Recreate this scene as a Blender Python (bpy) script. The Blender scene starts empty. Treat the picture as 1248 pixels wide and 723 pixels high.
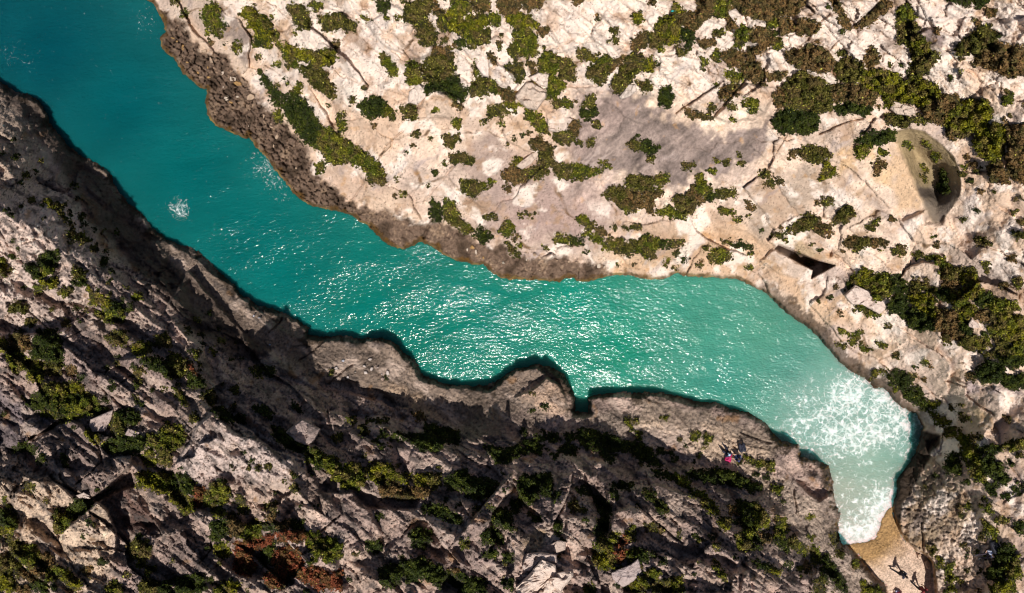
import bpy, bmesh, math, random
import numpy as np
random.seed(7); RNG = np.random.default_rng(7)
R = math.radians
scene = bpy.context.scene
COL = scene.collection

# ------------------------------------------------------------------ camera geometry
CX, CY, F, H = 624.0, 361.5, 900.0, 58.0       # survey units: 1248 x 723 grid seen from 58 m above the water
def ray(u, v, h):
    s = (H - h) / F
    return (u - CX) * s, (CY - v) * s, h
K = 4.987
def T(ox, oy, k, *c):
    a = np.array(c, float).reshape(-1, 2)
    return a / k + np.array([ox, oy])

# ------------------------------------------------------------------ noise
_p = np.random.default_rng(3).permutation(256); _p = np.concatenate([_p, _p, _p])
_g = np.random.default_rng(4).uniform(0, 2*np.pi, 256); _gx, _gy = np.cos(_g), np.sin(_g)
def perlin(x, y, s=0):
    x = x + s*17.3; y = y + s*9.7
    xi = np.floor(x).astype(int); yi = np.floor(y).astype(int)
    xf = x - xi; yf = y - yi; xi &= 255; yi &= 255
    u = xf*xf*xf*(xf*(xf*6-15)+10); v = yf*yf*yf*(yf*(yf*6-15)+10)
    def g(a, b, dx, dy):
        k = _p[_p[(xi+a) & 255] + ((yi+b) & 255)]
        return _gx[k]*dx + _gy[k]*dy
    n0 = g(0,0,xf,yf)*(1-u) + g(1,0,xf-1,yf)*u
    n1 = g(0,1,xf,yf-1)*(1-u) + g(1,1,xf-1,yf-1)*u
    return (n0*(1-v) + n1*v)*1.5
def fbm(x, y, o=4, s=0, gain=.5):
    t = 0; a = 1; n = 0
    for i in range(o):
        t = t + a*perlin(x*2**i, y*2**i, s+i*3); n += a; a *= gain
    return t/n
def ridged(x, y, o=4, s=0, gain=.5):
    t = 0; a = 1; n = 0
    for i in range(o):
        t = t + a*(1-2*np.abs(perlin(x*2**i, y*2**i, s+i*3))); n += a; a *= gain
    return t/n
def worley(x, y, s=0, jit=.9):
    """F1, F2, offsets to the nearest point and three random numbers of its cell"""
    xi = np.floor(x).astype(int); yi = np.floor(y).astype(int)
    f1 = np.full(x.shape, 9.); f2 = np.full(x.shape, 9.)
    bx = np.zeros(x.shape); by = np.zeros(x.shape); bk = np.zeros(x.shape, int)
    rr = np.random.default_rng(100+s).random((5, 4096))
    for a in (-1, 0, 1):
        for b in (-1, 0, 1):
            k = (_p[(_p[(xi+a) & 255] + ((yi+b) & 255))] * 16 + (_p[((xi+a)*7+(yi+b)*3+s) & 255] & 15)) & 4095
            dx = x - (xi+a+.5+(rr[0][k]-.5)*jit); dy = y - (yi+b+.5+(rr[1][k]-.5)*jit)
            d = np.sqrt(dx*dx+dy*dy)
            m = d < f1
            f2 = np.where(m, f1, np.minimum(f2, d))
            f1 = np.where(m, d, f1); bx = np.where(m, dx, bx); by = np.where(m, dy, by); bk = np.where(m, k, bk)
    return f1, f2, bx, by, rr[2][bk], rr[3][bk], rr[4][bk]
def sstep(x, a=0., b=1.):
    t = np.clip((x-a)/(b-a), 0, 1); return t*t*(3-2*t)

# ------------------------------------------------------------------ polygon helpers
def pip(P, x, y):
    ins = np.zeros(x.shape, bool); n = len(P)
    for i in range(n):
        x0, y0 = P[i]; x1, y1 = P[(i+1) % n]
        if y0 == y1: continue
        c = ((y0 > y) != (y1 > y)) & (x < (x1-x0)*(y-y0)/(y1-y0)+x0)
        ins ^= c
    return ins
def segdist(P, x, y, closed=True):
    d = np.full(x.shape, 1e9); n = len(P)
    for i in range(n if closed else n-1):
        ax, ay = P[i]; bx, by = P[(i+1) % n]
        vx, vy = bx-ax, by-ay; L = vx*vx+vy*vy
        if L == 0: continue
        t = np.clip(((x-ax)*vx+(y-ay)*vy)/L, 0, 1)
        d = np.minimum(d, (x-ax-t*vx)**2+(y-ay-t*vy)**2)
    return np.sqrt(d)
def sdf(P, x, y):
    d = segdist(P, x, y); return np.where(pip(P, x, y), d, -d)

# ------------------------------------------------------------------ shore lines
UP = [(60,-140),(140,-40)] + [tuple(p) for p in np.vstack([
 T(0,0,3, 530,0,560,15,580,50,600,90,605,115,585,140,590,180,630,215,655,245,670,272,700,295,730,318,752,328,752,370,755,420,790,460,850,490,905,505),
 T(300,145,K, 10,100,60,170,130,240,165,300,240,390,330,490,370,520,440,540,560,562,620,580,690,630,740,640,790,690),
 T(312,241,3, 410,100,440,130,465,160,500,180,540,188,575,175,603,158),
 T(500,260,6, 130,230,200,260,240,300,330,345,400,360,490,380,530,380,600,435,660,470,720,485,790,478,870,485,960,495,1090,503,1140,475,1190,480,1215,500),
 T(708,260,6, 60,498,150,475,250,450,350,450,430,475,600,485,640,470,700,435,740,455,830,462,960,468,1090,480,1160,490,1200,505),
 T(936,241,3, 0,355,40,395,80,430,130,465,180,505,220,550,260,600,300,632,350,660,375,685,420,705),
 T(1040,435,K, 100,155,130,185,180,188,225,235,270,290,330,330,380,345,410,390,425,430,410,480,390,560,340,640,280,715),
 T(1040,578,K, 260,50,270,90,245,160,240,210)])]
BR = [tuple(p) for p in T(1040,578,K, 245,230,260,300,290,370,330,420,380,470,440,500,470,530,480,580,490,723)] + [(1142,760),(1150,870)]
LOW = [(-170,-40),(-60,60)] + [tuple(p) for p in np.vstack([
 T(0,90,K, 0,40,90,110,190,130,240,170,290,240,300,300,350,350,420,440,500,490,560,520,610,560,670,600,710,690),
 T(0,235,K, 750,20,800,80,880,140,930,210,1000,275,1037,290),
 T(208,300,K, 130,10,230,80,300,160,370,220,430,290,520,350,620,380,700,410,780,450,840,500,840,545,920,545),
 T(400,400,K, 0,50,80,40,200,58,330,60,420,90,470,150,540,210,590,290,700,330,800,345,900,350,980,345),
 T(600,435,K, 0,160,80,110,160,70,260,40,340,55,430,100,480,180,500,240,505,330,575,330,580,240,690,215,820,207,880,220,1037,212),
 T(780,480,K, 220,10,330,40,460,50,560,90,660,110,740,160,800,220,860,290,960,305,975,350),
 T(936,482,3, 118,225,180,235,220,260,240,320,240,370,262,430,258,480,262,530,275,548)])]
BL = [tuple(p) for p in T(1020,600,5.88, 65,370,130,420,200,510,270,590,340,650,375,723)] + [(1092,760),(1100,870)]
FRONT = [tuple(p) for p in T(1020,600,5.88, 75,368,140,362,220,350,290,315,320,220,350,130,400,100)]
LOWP = LOW + BL + [(1100,1100),(-600,1100),(-600,-40)]
UPP = UP + BR + [(1150,1100),(1900,1100),(1900,-500),(60,-500)]
BEACH = [LOW[-1]] + BL + BR[::-1] + [UP[-1]] + FRONT[::-1]

LC = """0,97,1.5 0,130,3.2 0,180,5.8 0,240,8 0,300,8.5 0,400,9.5 0,500,10.5 0,600,12.5 0,723,13 60,160,1.5 50,200,5 100,210,1.1 85,250,5.4
150,262,1.0 110,290,6.2 180,295,1.0 150,310,3 135,340,7 210,310,1.2 250,335,1.2 290,375,1.4 340,400,1.5 370,420,1.5 230,345,1.6 270,380,1.9
310,410,2.5 195,330,2.6 180,350,5 230,375,3 215,400,5.8 290,420,2.8 260,440,5.8 340,435,2.6 320,470,6 100,400,9 100,500,10.5 100,600,12 100,723,13.5
200,450,8.5 200,550,10.5 200,650,12 200,723,12.5 300,520,9.5 300,600,11 300,680,11.5 300,723,12 400,430,1.8 440,450,2.3 430,475,3 400,485,4.5
380,520,7.5 400,560,8.5 400,620,10 400,723,10.5 480,440,1.7 500,490,2.4 480,515,4.5 470,545,7 500,600,8 500,660,10 500,723,10.5 560,475,1.3
560,520,2.4 580,540,6 600,600,8.5 600,660,10.5 600,723,11 640,455,1.4 680,470,1.9 660,500,3.2 640,528,4 650,560,6 700,600,9 700,723,11.5
720,505,2.2 760,500,1.7 760,520,3 720,535,3.5 760,575,5.6 785,555,3.6 800,620,8 800,723,11.5 820,490,1.5 850,510,1.8 830,550,3.0 840,575,3.9
850,600,5.6 880,640,7.6 900,723,11 900,520,1.4 900,560,2.3 920,590,3.4 900,600,4.4 950,560,2.5 940,600,4 960,640,5.5 950,690,8 960,723,9
975,575,2 1000,580,2 1000,620,3 1015,650,2.5 1000,680,4.5 1020,723,5 1040,680,2.5 1075,723,2.5 450,600,8.6 60,450,10 60,560,11.5"""
UC = """1120,560,1.2 1110,590,.9 1095,640,1 1105,690,1.5 1130,670,2.2 1150,723,2.2 1150,600,4 1180,650,5 1200,600,7 1230,723,7 1248,640,8.5 1248,540,10
1125,500,1.0 1060,450,1.5 1000,400,1.5 960,365,1.5 900,335,1.2 1180,520,6 1100,430,4 1040,370,4 1248,480,9.5 1160,440,7.5 1248,400,10.5 1140,370,7.5
1000,340,3.5 950,330,2.5 960,290,4 1060,300,6.5 1248,300,12.5 1150,280,9 1248,150,15 1248,0,17 1100,150,12 1100,60,14 1100,0,15.5 1000,220,8
1000,120,12 1000,0,15 860,330,1.3 800,330,1.2 740,330,1.2 860,290,3.5 800,290,3.5 740,300,2.5 860,220,7.5 860,140,11 860,60,13 860,0,14.5
760,230,6 760,150,9.5 760,80,12 760,0,14 680,335,1.2 640,335,1.2 600,325,1.2 560,300,1.5 520,290,1.5 640,300,2 580,280,2.5 530,265,2.5
640,260,4.5 560,240,5 640,190,7.5 560,180,7.5 640,110,10.5 560,100,10.5 640,0,13.5 560,0,13 480,295,1.5 440,270,1.5 490,260,2.5 450,240,3
480,200,6 480,100,9.5 480,0,12 380,245,1.2 340,210,1.2 310,180,1.2 400,220,2.5 360,180,2 400,170,4.5 400,80,8 400,0,10.5 270,150,1.2
255,110,1.2 300,130,2 310,90,3.5 320,40,6 330,0,7.5 210,50,1.2 200,25,1 240,60,2 270,70,2.5 260,20,5 270,0,6 190,5,1"""
def rbf(txt, gain=1.):
    c = np.array([[float(q) for q in t.split(',')] for t in txt.split()])
    k_ = (c[:,2] > 4.5) & (c[:,0] > 130); c[k_,2] = 4.5+(c[k_,2]-4.5)*gain
    d = np.sqrt(((c[:,None,:2]-c[None,:,:2])**2).sum(-1))+np.eye(len(c))*6.0*0
    A = np.sqrt(d**2+15**2)
    w = np.linalg.solve(A+np.eye(len(c))*-2.0, c[:,2]-c[:,2].mean())
    m = c[:,2].mean()
    def f(x, y):
        x = np.clip(x, -20, 1268); y = np.clip(y, -20, 743); r = np.full(x.shape, m)
        for (a, b, _), ww in zip(c, w): r = r + ww*np.sqrt((x-a)**2+(y-b)**2+225)
        return r
    return f
RL, RU = rbf(LC, 1.17), rbf(UC)
# ------------------------------------------------------------------ relief: raised slabs (outline, rise, tilt x, tilt y) and cuts
RAISE = [
 ([(-60,240),(20,228),(80,250),(120,320),(110,380),(60,410),(-60,400)], .3, .004, -.022),
 ([(740,600),(800,590),(860,610),(900,660),(890,723),(760,723),(740,660)], .3, 0, -.014),
 ([(400,500),(470,520),(540,560),(560,580),(480,575),(410,545)], .3, 0, -.016),
 ([(140,440),(190,430),(215,470),(210,520),(160,500),(120,470)], .4, 0, -.02),
 ([(230,330),(300,410),(330,450),(300,470),(240,430),(200,380)], .3, 0, -.01),
 ([(220,555),(240,520),(262,500),(300,520),(335,550),(372,560),(375,590),(345,640),(300,640),(240,620),(222,590)], .6, 0, -.022),
 ([(390,600),(430,600),(455,625),(450,660),(400,655)], .6, 0, -.015),
 (T(416,578,K,590,520,700,400,820,240,1000,20,1037,0,1037,100,920,230,900,300,920,420,860,520,750,580,620,570), 1.0, .005, -.016),
 (T(0,578,K,380,350,500,250,590,170,660,220,700,330,710,400,690,520,640,660,540,620,450,610,375,510), .9, 0, -.03),
 (T(0,578,K,60,150,170,40,290,10,380,80,440,150,350,240,250,260,180,270,200,340,170,400,110,250), .7, 0, -.03),
 (T(0,578,K,-200,30,0,30,100,60,60,150,0,130,-200,130), .7, 0, -.03),
 (T(0,480,K,190,310,420,150,500,180,590,320,680,390,800,380,790,450,560,630,470,600,350,540,250,400), .9, .004, .006),
 (T(0,480,K,40,240,150,160,240,130,340,180,190,300,60,330,20,300), .5, 0, 0),
 (T(624,578,K,280,60,300,0,370,0,350,120,290,220,240,330,240,230), .8, 0, -.01),
 (T(624,578,K,590,350,620,230,720,190,800,220,860,290,700,360), .7, 0, -.03),
 (T(624,578,K,340,250,500,260,510,380,490,500,380,520,330,420), .5, 0, -.01),
 (T(624,578,K,830,0,900,0,1037,120,1037,330,940,250,850,110), .5, 0, -.015),
 (T(600,435,K,130,250,250,190,330,130,400,160,450,240,460,370,400,440,250,450,200,420,180,330), .5, .008, -.014),
 ([(925,318),(944,304),(990,330),(988,341),(950,335)], .25, 0, -.01),
 (T(388,0,K,295,140,400,70,450,25,520,70,525,120,580,150,570,200,620,230,690,290,640,385,560,350,400,280,330,200), .5, 0, -.006),
 (T(388,0,K,0,-50,140,-50,140,90,70,95,20,80,0,120,-60,100,-60,0), .3, 0, 0),
 (T(388,0,K,600,690,650,600,700,545,760,570,830,620,870,640,860,723,600,723), .4, 0, 0),
 (T(596,0,K,0,340,90,410,160,450,180,520,150,555,60,520,0,480), .5, 0, 0),
 (T(596,0,K,240,60,340,0,540,-60,960,-60,960,60,880,180,870,310,760,360,600,340,540,290,400,330,350,250), .35, 0, 0),
 (T(804,0,K,180,640,280,570,380,500,380,560,410,600,330,710,250,700), .5, 0, 0),
 (T(804,0,K,340,710,470,560,540,500,650,540,690,600,640,680,560,723,400,740), .5, 0, 0),
 (T(804,0,K,0,340,120,330,300,380,400,420,390,490,270,570,180,540,0,450), .4, 0, 0),
 (T(804,0,K,720,210,860,210,910,270,800,330,760,290), .4, 0, 0),
 (T(1012,0,K,120,100,20,0,310,0,200,100,150,150), .4, 0, 0),
 (T(1012,0,K,-200,60,0,20,120,180,0,300,-200,200), .4, 0, 0),
 (T(1000,290,K,480,240,520,180,620,140,700,160,730,220,720,300,660,270,560,250,530,290), .5, 0, 0),
 (T(1040,435,K,620,140,600,120,700,170,680,225,600,200), .3, 0, 0),
]
CUT = [
 (T(416,578,K,60,100,240,130,480,150,460,210,200,210,100,190), -1.5, 4),
 (T(860,578,K,205,520,260,500,250,560,225,640,215,723,200,723,205,600), -.9, 5),
 (T(0,480,K,560,640,790,470,830,560,700,600,600,660), -1.3, 3),
 (T(0,480,K,190,290,370,180,340,165,165,285), -1., 1.5),
 (T(400,400,K,-60,330,0,320,180,320,340,380,400,450,480,560,430,560,330,450,250,430,100,390,-60,390), -.6, 3),
 (T(208,435,K,600,420,690,460,740,510,820,560,800,590,700,560,630,490), -.9, 3),
 (T(208,578,K,260,470,320,560,420,620,560,640,600,500,400,400), -1., 4),
 (T(1040,435,K,450,510,520,480,525,530,490,550,450,600), -.5, 5),
 (T(860,578,K,540,20,700,60,770,100,690,170,660,150,560,60), -1.0, 3),
 ([(948.4,297.4),(944,303.6),(990.6,329.5),(988.5,339.8),(1017.6,323.7),(996.8,317.7)], -3.2, 1.0),
 (T(624,578,K,500,150,560,180,610,190,590,350,520,350), -.8, 3),
 (T(804,0,K,380,330,520,330,620,410,500,520,400,590,380,520,440,430), -.4, 4),
 (T(596,0,K,100,410,190,385,205,420,200,500,160,500), -.5, 3),
 (T(388,0,K,540,380,700,320,780,290,830,420,870,530,920,540,870,620,700,540,540,520), -.7, 4),
]
CRACK = [ # px line, depth, half width
 (T(508,145,K,240,270,110,430,40,500), .35, 1.6),(T(508,145,K,230,530,320,505,400,430,470,380), .4, 1.6),
 (T(388,0,K,655,575,600,660), .4, 1.5),(T(804,0,K,100,690,160,640,280,570,390,490), .5, 1.8),
 (T(804,0,K,320,723,370,650,430,600,500,520,525,475), .6, 2.0),(T(924,145,K,375,95,450,55,570,5,640,-5), .5, 1.8),
 (T(924,145,K,60,310,100,230,180,90), .3, 1.3),(T(1012,0,K,-60,330,0,310,90,200,200,105,310,10), .4, 1.8),
 (T(1012,0,K,25,0,70,80,120,160), .35, 2.5),(T(596,0,K,930,130,960,60,990,0), .3, 1.3),
 (T(508,145,K,270,60,330,90), .3, 1.3),(T(300,145,K,730,320,700,410,640,490), .35, 1.4),
 (T(300,145,K,960,60,850,170,800,250), .3, 1.3),(T(596,0,K,0,340,90,410,160,450), .4, 1.8),
 (T(596,0,K,450,520,560,530,640,520), .4, 2.2),(T(388,0,K,870,640,930,560,1037,480), .4, 1.6),
 (T(388,0,K,150,260,190,190,250,190), .25, 1.3),(T(708,260,6,300,20,330,80,310,130),.2,1.3),
 (T(804,0,K,500,120,500,200,480,290),.3,1.5),(T(804,0,K,1037,90,960,140,900,240,800,320),.35,1.6),
 (T(500,260,6,170,40,130,100,90,180), .8, 2.5),(T(500,260,6,900,430,870,480), .5, 1.6),(T(500,260,6,1225,420,1220,500), .7, 1.8),
 (T(900,270,7.23,820,240,815,300),.4,2.5),(T(900,270,7.23,420,110,330,200,240,300),.25,1.2),
 (T(1000,290,K,0,40,120,130,200,200), .25, 2),(T(1000,290,K,960,45,1100,80,1237,170), .4, 1.8),
 (T(1000,290,K,450,520,560,600,700,680), .25, 1.8),(T(1000,290,K,480,240,520,180,600,150),.3,1.6),
 (T(1040,435,K,430,180,540,280), .3, 1.5),(T(1040,435,K,680,225,820,330,860,350), .4, 2),(T(1040,435,K,560,140,680,180,690,230),.4,1.8),
 (T(1040,578,K,420,300,420,480), .5, 2.2),(T(1040,578,K,440,500,480,560,500,723), .7, 3.5),
 (T(780,480,K,500,150,505,260,540,300,590,340), .25, 1.3),(T(780,480,K,600,220,700,270,790,300), .3, 1.8),(T(780,480,K,260,320,330,280,370,240), .25, 1.3),
 (T(780,480,K,940,580,950,723), .4, 1.6),(T(208,300,K,600,520,680,440), .5, 2),(T(208,300,K,780,700,900,610,960,560), .4, 1.8),
 (T(400,400,K,0,340,60,280,150,215), .4, 1.8),(T(0,480,K,460,550,540,490,600,430), .5, 1.8),(T(0,578,K,60,170,70,110,110,70), .3, 1.4),
 (T(208,578,K,210,610,290,550), .3, 1.4),(T(208,578,K,180,540,250,450,240,380), .4, 1.6),(T(208,578,K,450,170,560,180), .25, 1.3),
 (T(208,578,K,910,350,1037,250), .5, 1.8),(T(416,578,K,370,380,420,300,440,260), .4, 2.),(T(416,578,K,800,250,880,160,1010,20), .5, 1.8),
 (T(624,578,K,240,330,300,220,350,110,370,0), .4, 1.6),(T(624,578,K,720,140,850,280,1037,420),.5,2.5),(T(624,578,K,820,0,850,110,1000,300),.4,2),
 (T(860,578,K,540,120,560,220,580,280), .3, 1.6),(T(0,380,K,180,0,290,100), .3, 1.6),(T(0,380,K,620,530,720,440,800,390), .35, 1.6),
 (T(0,380,K,380,170,560,80,640,20), .35, 1.6),(T(0,235,K,0,110,120,60,200,30),.3,1.5),(T(0,235,K,0,230,60,330,180,300,350,180),.35,1.8),
 (T(0,235,K,110,320,150,430),.3,1.4),(T(0,480,K,540,170,690,110,760,80), .4, 1.6),
]
# rock tones (albedo): outline, colour, edge softness in px, edge warp in px
ZONES_UP = [
 ([(590,180),(640,185),(720,190),(760,260),(740,300),(640,290),(590,300),(560,240)], (.36,.28,.25), 25, 12),
 ([(745,290),(800,280),(900,270),(960,300),(1040,340),(1060,400),(1000,395),(930,335),(830,335),(745,338)], (.52,.38,.28), 15, 8),
 (T(312,0,3,400,0,460,0,470,120,440,200,480,300,420,330,360,260,350,180,410,90), (.36,.27,.23), 10, 8),
 (T(180,0,K,420,30,480,20,560,150,640,230,650,370,590,390,540,330,500,230,450,220,440,120), (.30,.24,.21), 4, 5),
 (T(596,0,K,440,60,540,50,560,170,520,300,460,320,400,230), (.38,.29,.25), 6, 8),
 (T(508,145,K,330,150,430,100,600,200,560,300,500,370,380,390,240,300,250,250), (.37,.29,.25), 3, 4),
 (T(508,145,K,560,480,800,420,1037,560,1037,723,600,700), (.37,.28,.25), 12, 10),
 ([(718,112),(760,112),(792,118),(812,140),(838,152),(870,165),(905,163),(936,138),(945,160),(925,185),(900,205),(860,215),(835,235),(800,215),(770,222),(730,205),(700,205),(690,170),(705,140)], (.185,.148,.135), 8, 16),
 ([(740,225),(800,225),(780,240),(745,245)], (.24,.2,.2), 6, 5),
 (T(1012,0,K,500,20,560,40,720,35,860,60,840,130,760,230,690,290,600,260,540,170,520,80), (.25,.20,.19), 4, 5),
 (T(1012,0,K,120,150,380,70,420,110,400,230,350,330,200,380,30,340,30,270), (.42,.34,.30), 10, 8),
 (T(624,0,3,240,370,400,360,420,420,330,520,220,560,160,500,240,440), (.30,.235,.21), 8, 8),
 (T(924,145,K,20,400,120,390,200,330,300,300,420,380,420,470,250,620,100,723,-40,723,-40,500), (.36,.29,.24), 12, 12),
 (T(924,145,K,480,470,560,340,580,340,520,480,440,570,430,560), (.25,.21,.20), 3, 3),
 (T(924,145,K,560,470,620,430,660,400,640,430,560,500), (.33,.24,.17), 3, 3),
 (T(924,145,K,640,430,800,560,808,620,760,600,660,500), (.33,.27,.24), 6, 6),
 (T(924,145,K,480,210,580,130,700,130,700,240,808,260,808,420,660,330,560,320,490,330), (.56,.41,.28), 6, 6),
 (T(1086,145,K,0,140,80,190,200,400,190,560,60,560,0,400), (.52,.38,.27), 8, 8),
 (T(900,270,7.23,230,300,318,243,655,430,640,505,850,388,1000,500,900,590,640,520,420,470), (.60,.49,.42), 3, 3),
 (T(900,270,7.23,390,150,560,180,850,380,700,345,350,198), (.40,.31,.22), 3, 3),
 ([(948.4,297.4),(944,303.6),(990.6,329.5),(988.5,339.8),(1017.6,323.7),(996.8,317.7)], (.055,.038,.03), .7, 0),  # slot floor: shade inside the cut, painted in as near-black
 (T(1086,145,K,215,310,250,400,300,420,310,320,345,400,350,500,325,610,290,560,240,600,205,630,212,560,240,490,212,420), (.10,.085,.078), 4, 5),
 (T(1000,290,K,1000,90,1237,170,1237,330,1080,330,960,240,940,180), (.34,.28,.25), 8, 8),
 (T(1000,290,K,0,140,100,170,200,200,180,300,100,330,0,330), (.42,.34,.30), 8, 8),
 (T(1040,435,K,680,120,760,170,900,190,1037,200,1037,225,680,225), (.35,.29,.28), 3, 3),
 (T(1040,435,K,690,300,780,280,880,370,860,420,720,420), (.33,.26,.18), 6, 5),
 (T(1040,435,K,700,225,1037,225,1037,500,860,440,800,340), (.50,.40,.34), 6, 5),
 (T(1040,578,K,860,-60,1037,-60,1037,300,960,290,900,180,850,110), (.27,.22,.21), 6, 5),
 (T(1040,578,K,960,290,1037,300,1037,723,1010,600,980,420), (.33,.27,.26), 4, 4),
 (T(1040,578,K,640,590,600,560,700,580,720,723,600,723), (.5,.38,.30), 6, 5),
 (T(1040,578,K,620,20,700,90,760,150,780,300,720,340,560,340,560,100), (.44,.35,.27), 10, 8),
 (T(1040,578,K,390,0,560,0,640,100,600,200,560,330,480,470,440,490,330,420,280,330,300,200,360,120), (.29,.225,.165), 7, 9),
]
LEDGE = [tuple(p) for p in np.vstack([[(185,-60)], T(180,0,K,40,0,60,50,130,75,210,130,240,200,300,250,330,310,420,300,500,330,520,400,590,450,640,540,700,600,740,650,780,700),
 T(300,145,K,270,60,330,130,380,200,400,280,450,370,560,440,640,500,700,520,830,545,1037,620),
 T(500,260,6,160,20,160,60,270,80,420,140,500,210,600,240,680,210,760,290,830,300,900,330,1100,320,1248,340),
 T(708,260,6,200,400,210,450),[(735,380),(400,400),(100,200),(100,-60)]])]
ZONES_LOW = [
 ([(-200,90),(0,90),(60,170),(110,240),(160,320),(260,400),(330,450),(420,470),(460,480),(560,535),(640,545),(700,480),(690,440),(620,440),(480,380),(300,330),(160,190),(30,60)], (.19,.145,.115), 10, 8),
 (T(600,435,K,120,240,250,170,320,160,400,150,480,260,470,330,380,400,330,340,250,250), (.46,.33,.25), 6, 6),
 (T(600,435,K,-40,420,130,360,200,300,260,330,200,450,100,470), (.22,.165,.14), 6, 6),
 (T(400,400,K,320,300,480,380,620,420,700,500,700,560,560,520,430,440,330,370), (.36,.26,.19), 6, 6),
 (T(600,435,K,480,370,640,330,800,330,1037,300,1037,640,860,500,640,450,520,440), (.42,.33,.27), 8, 6),
 (T(780,480,K,0,130,300,190,500,170,620,220,800,300,820,380,760,460,880,560,960,600,1000,723,880,723,700,540,480,440,300,330,150,230,0,200), (.50,.38,.29), 8, 6),
 (T(780,480,K,0,20,220,50,500,150,640,170,780,240,860,330,820,400,700,300,500,190,300,200,0,130), (.25,.195,.155), 8, 8),
 (T(860,578,K,480,20,560,80,700,180,800,280,830,420,1040,600,1040,760,700,723,660,560,580,420,480,230,380,120), (.46,.36,.29), 6, 6),
 (T(860,578,K,660,160,780,110,815,250,810,350,760,330,700,260), (.24,.185,.15), 6, 5),
 (T(0,480,K,110,370,170,340,250,400,350,540,480,600,430,600,330,560,300,500,200,480,180,430), (.14,.075,.055), 4, 4),
 (T(0,578,K,600,160,760,80,900,180,960,330,860,370,760,430,740,560,700,560,720,330,650,230), (.15,.09,.075), 6, 6),
 ([(-60,560),(20,580),(60,575),(100,600),(135,615),(145,660),(125,723),(-60,723)], (.54,.41,.31), 10, 6),
 (T(0,235,K,510,0,560,60,700,330,870,430,860,470,740,400,600,290,540,180,480,60), (.30,.16,.085), 4, 6),
 (T(0,480,K,-60,-60,150,60,330,150,180,300,60,340,-60,340), (.20,.16,.165), 8, 6),
 (T(624,578,K,20,690,100,610,60,570,90,480,180,480,280,500,370,590,320,690,290,760,20,760), (.55,.44,.38), 4, 3),
 (T(624,578,K,130,330,220,320,230,380,170,470,100,470,60,400), (.36,.26,.17), 5, 4),
 (T(208,435,K,120,420,450,430,600,560,800,600,760,760,60,760,60,560), (.46,.37,.33), 12, 8),
 ([(-60,230),(40,220),(100,260),(130,330),(100,390),(60,420),(-60,400)], (.56,.44,.38), 15, 10),
 ([(-60,100),(0,105),(60,190),(60,240),(-60,240)], (.40,.31,.25), 8, 8),
]
NICHE = [tuple(p) for p in np.vstack([T(924,145,K,480,210,580,130,640,100,760,70),T(1086,145,K,30,75,100,55,200,75,300,150,380,230,410,300,425,400,420,460,380,530,330,590,310,640,205,640,205,560)])]
NICHE += [(1100,270),(1040,240)]

# ------------------------------------------------------------------ terrain grid
ux = np.concatenate([np.linspace(-175,-16,26)[:-1], np.arange(-16,1264.5,1.2), np.linspace(1264.5,1440,26)[1:]])
vy = np.concatenate([np.linspace(-160,-16,22)[:-1], np.arange(-16,739.5,1.2), np.linspace(739.5,880,22)[1:]])
U, V = np.meshgrid(ux, vy)
def bb(P, m): a = np.array(P); return (ux >= a[:,0].min()-m) & (ux <= a[:,0].max()+m), (vy >= a[:,1].min()-m) & (vy <= a[:,1].max()+m)
def sub(P, m):
    i, j = bb(P, m); i = np.where(i)[0]; j = np.where(j)[0]
    if len(i) == 0 or len(j) == 0: return None
    return np.s_[j[0]:j[-1]+1, i[0]:i[-1]+1]
dL = sdf(LOWP, U, V); dU = sdf(UPP, U, V); qx, qy = (U-CX)*.058, (CY-V)*.058
dB = sdf(BEACH, U+fbm(qx*1.6, qy*1.6, 4, 6)*4, V+fbm(qx*1.6, qy*1.6, 4, 7)*4)
wob = fbm(qx*.9, qy*.9, 5, 5, .6)*4.5 + fbm(qx*2.6, qy*2.6, 4, 9, .65)*4                      # ragged shore
low = dL > dU
rag = np.clip(1-dB/6, 0, 1)
dl, du = dL + wob*.8*sstep(-dB, 0, 10), dU + wob*.6*sstep(-dB, 0, 10)
print('dist')
hL, hU = RL(U, V), RU(U, V)
# slab and crack relief
rel = np.zeros(U.shape); smooth = np.zeros(U.shape)
wx, wy = fbm(qx*.8, qy*.8, 3, 11)*5, fbm(qx*.8, qy*.8, 3, 12)*5
for P, dh, tx, ty in RAISE:
    s = sub(P, 12)
    if s is None: continue
    d = sdf(P, U[s]+wx[s]*.6, V[s]+wy[s]*.6); c = np.mean(np.array(P), 0)
    m = sstep(d, -1.2, 1.8)
    rel[s] += m*(dh + tx*(U[s]-c[0]) + ty*(V[s]-c[1]))
for P, dh, soft in CUT:
    s = sub(P, 12)
    if s is None: continue
    w = 0 if soft < 1.3 else .6
    rel[s] += dh*sstep(sdf(P, U[s]+wx[s]*w, V[s]+wy[s]*w), -soft*.4, soft)
for P, dh, w in CRACK:
    s = sub(P, 12)
    if s is None: continue
    d = segdist(P, U[s]+wx[s]*.5, V[s]+wy[s]*.5, False)
    rel[s] -= dh*(1-sstep(d, 0, w))
dN = sdf(NICHE, U, V)
nx = sstep(U, 1020, 1100)
wb_ = U - (1088+np.clip(V-165, 0, 200)*.45) + wx*.8
rel -= 1.9*sstep(wb_, -6, 22)*sstep(dN, 0, 30)*sstep(276-V, 0, 40) + .30*sstep(dN, -1, 2)*sstep(250-V, 0, 60)
print('relief')
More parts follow.
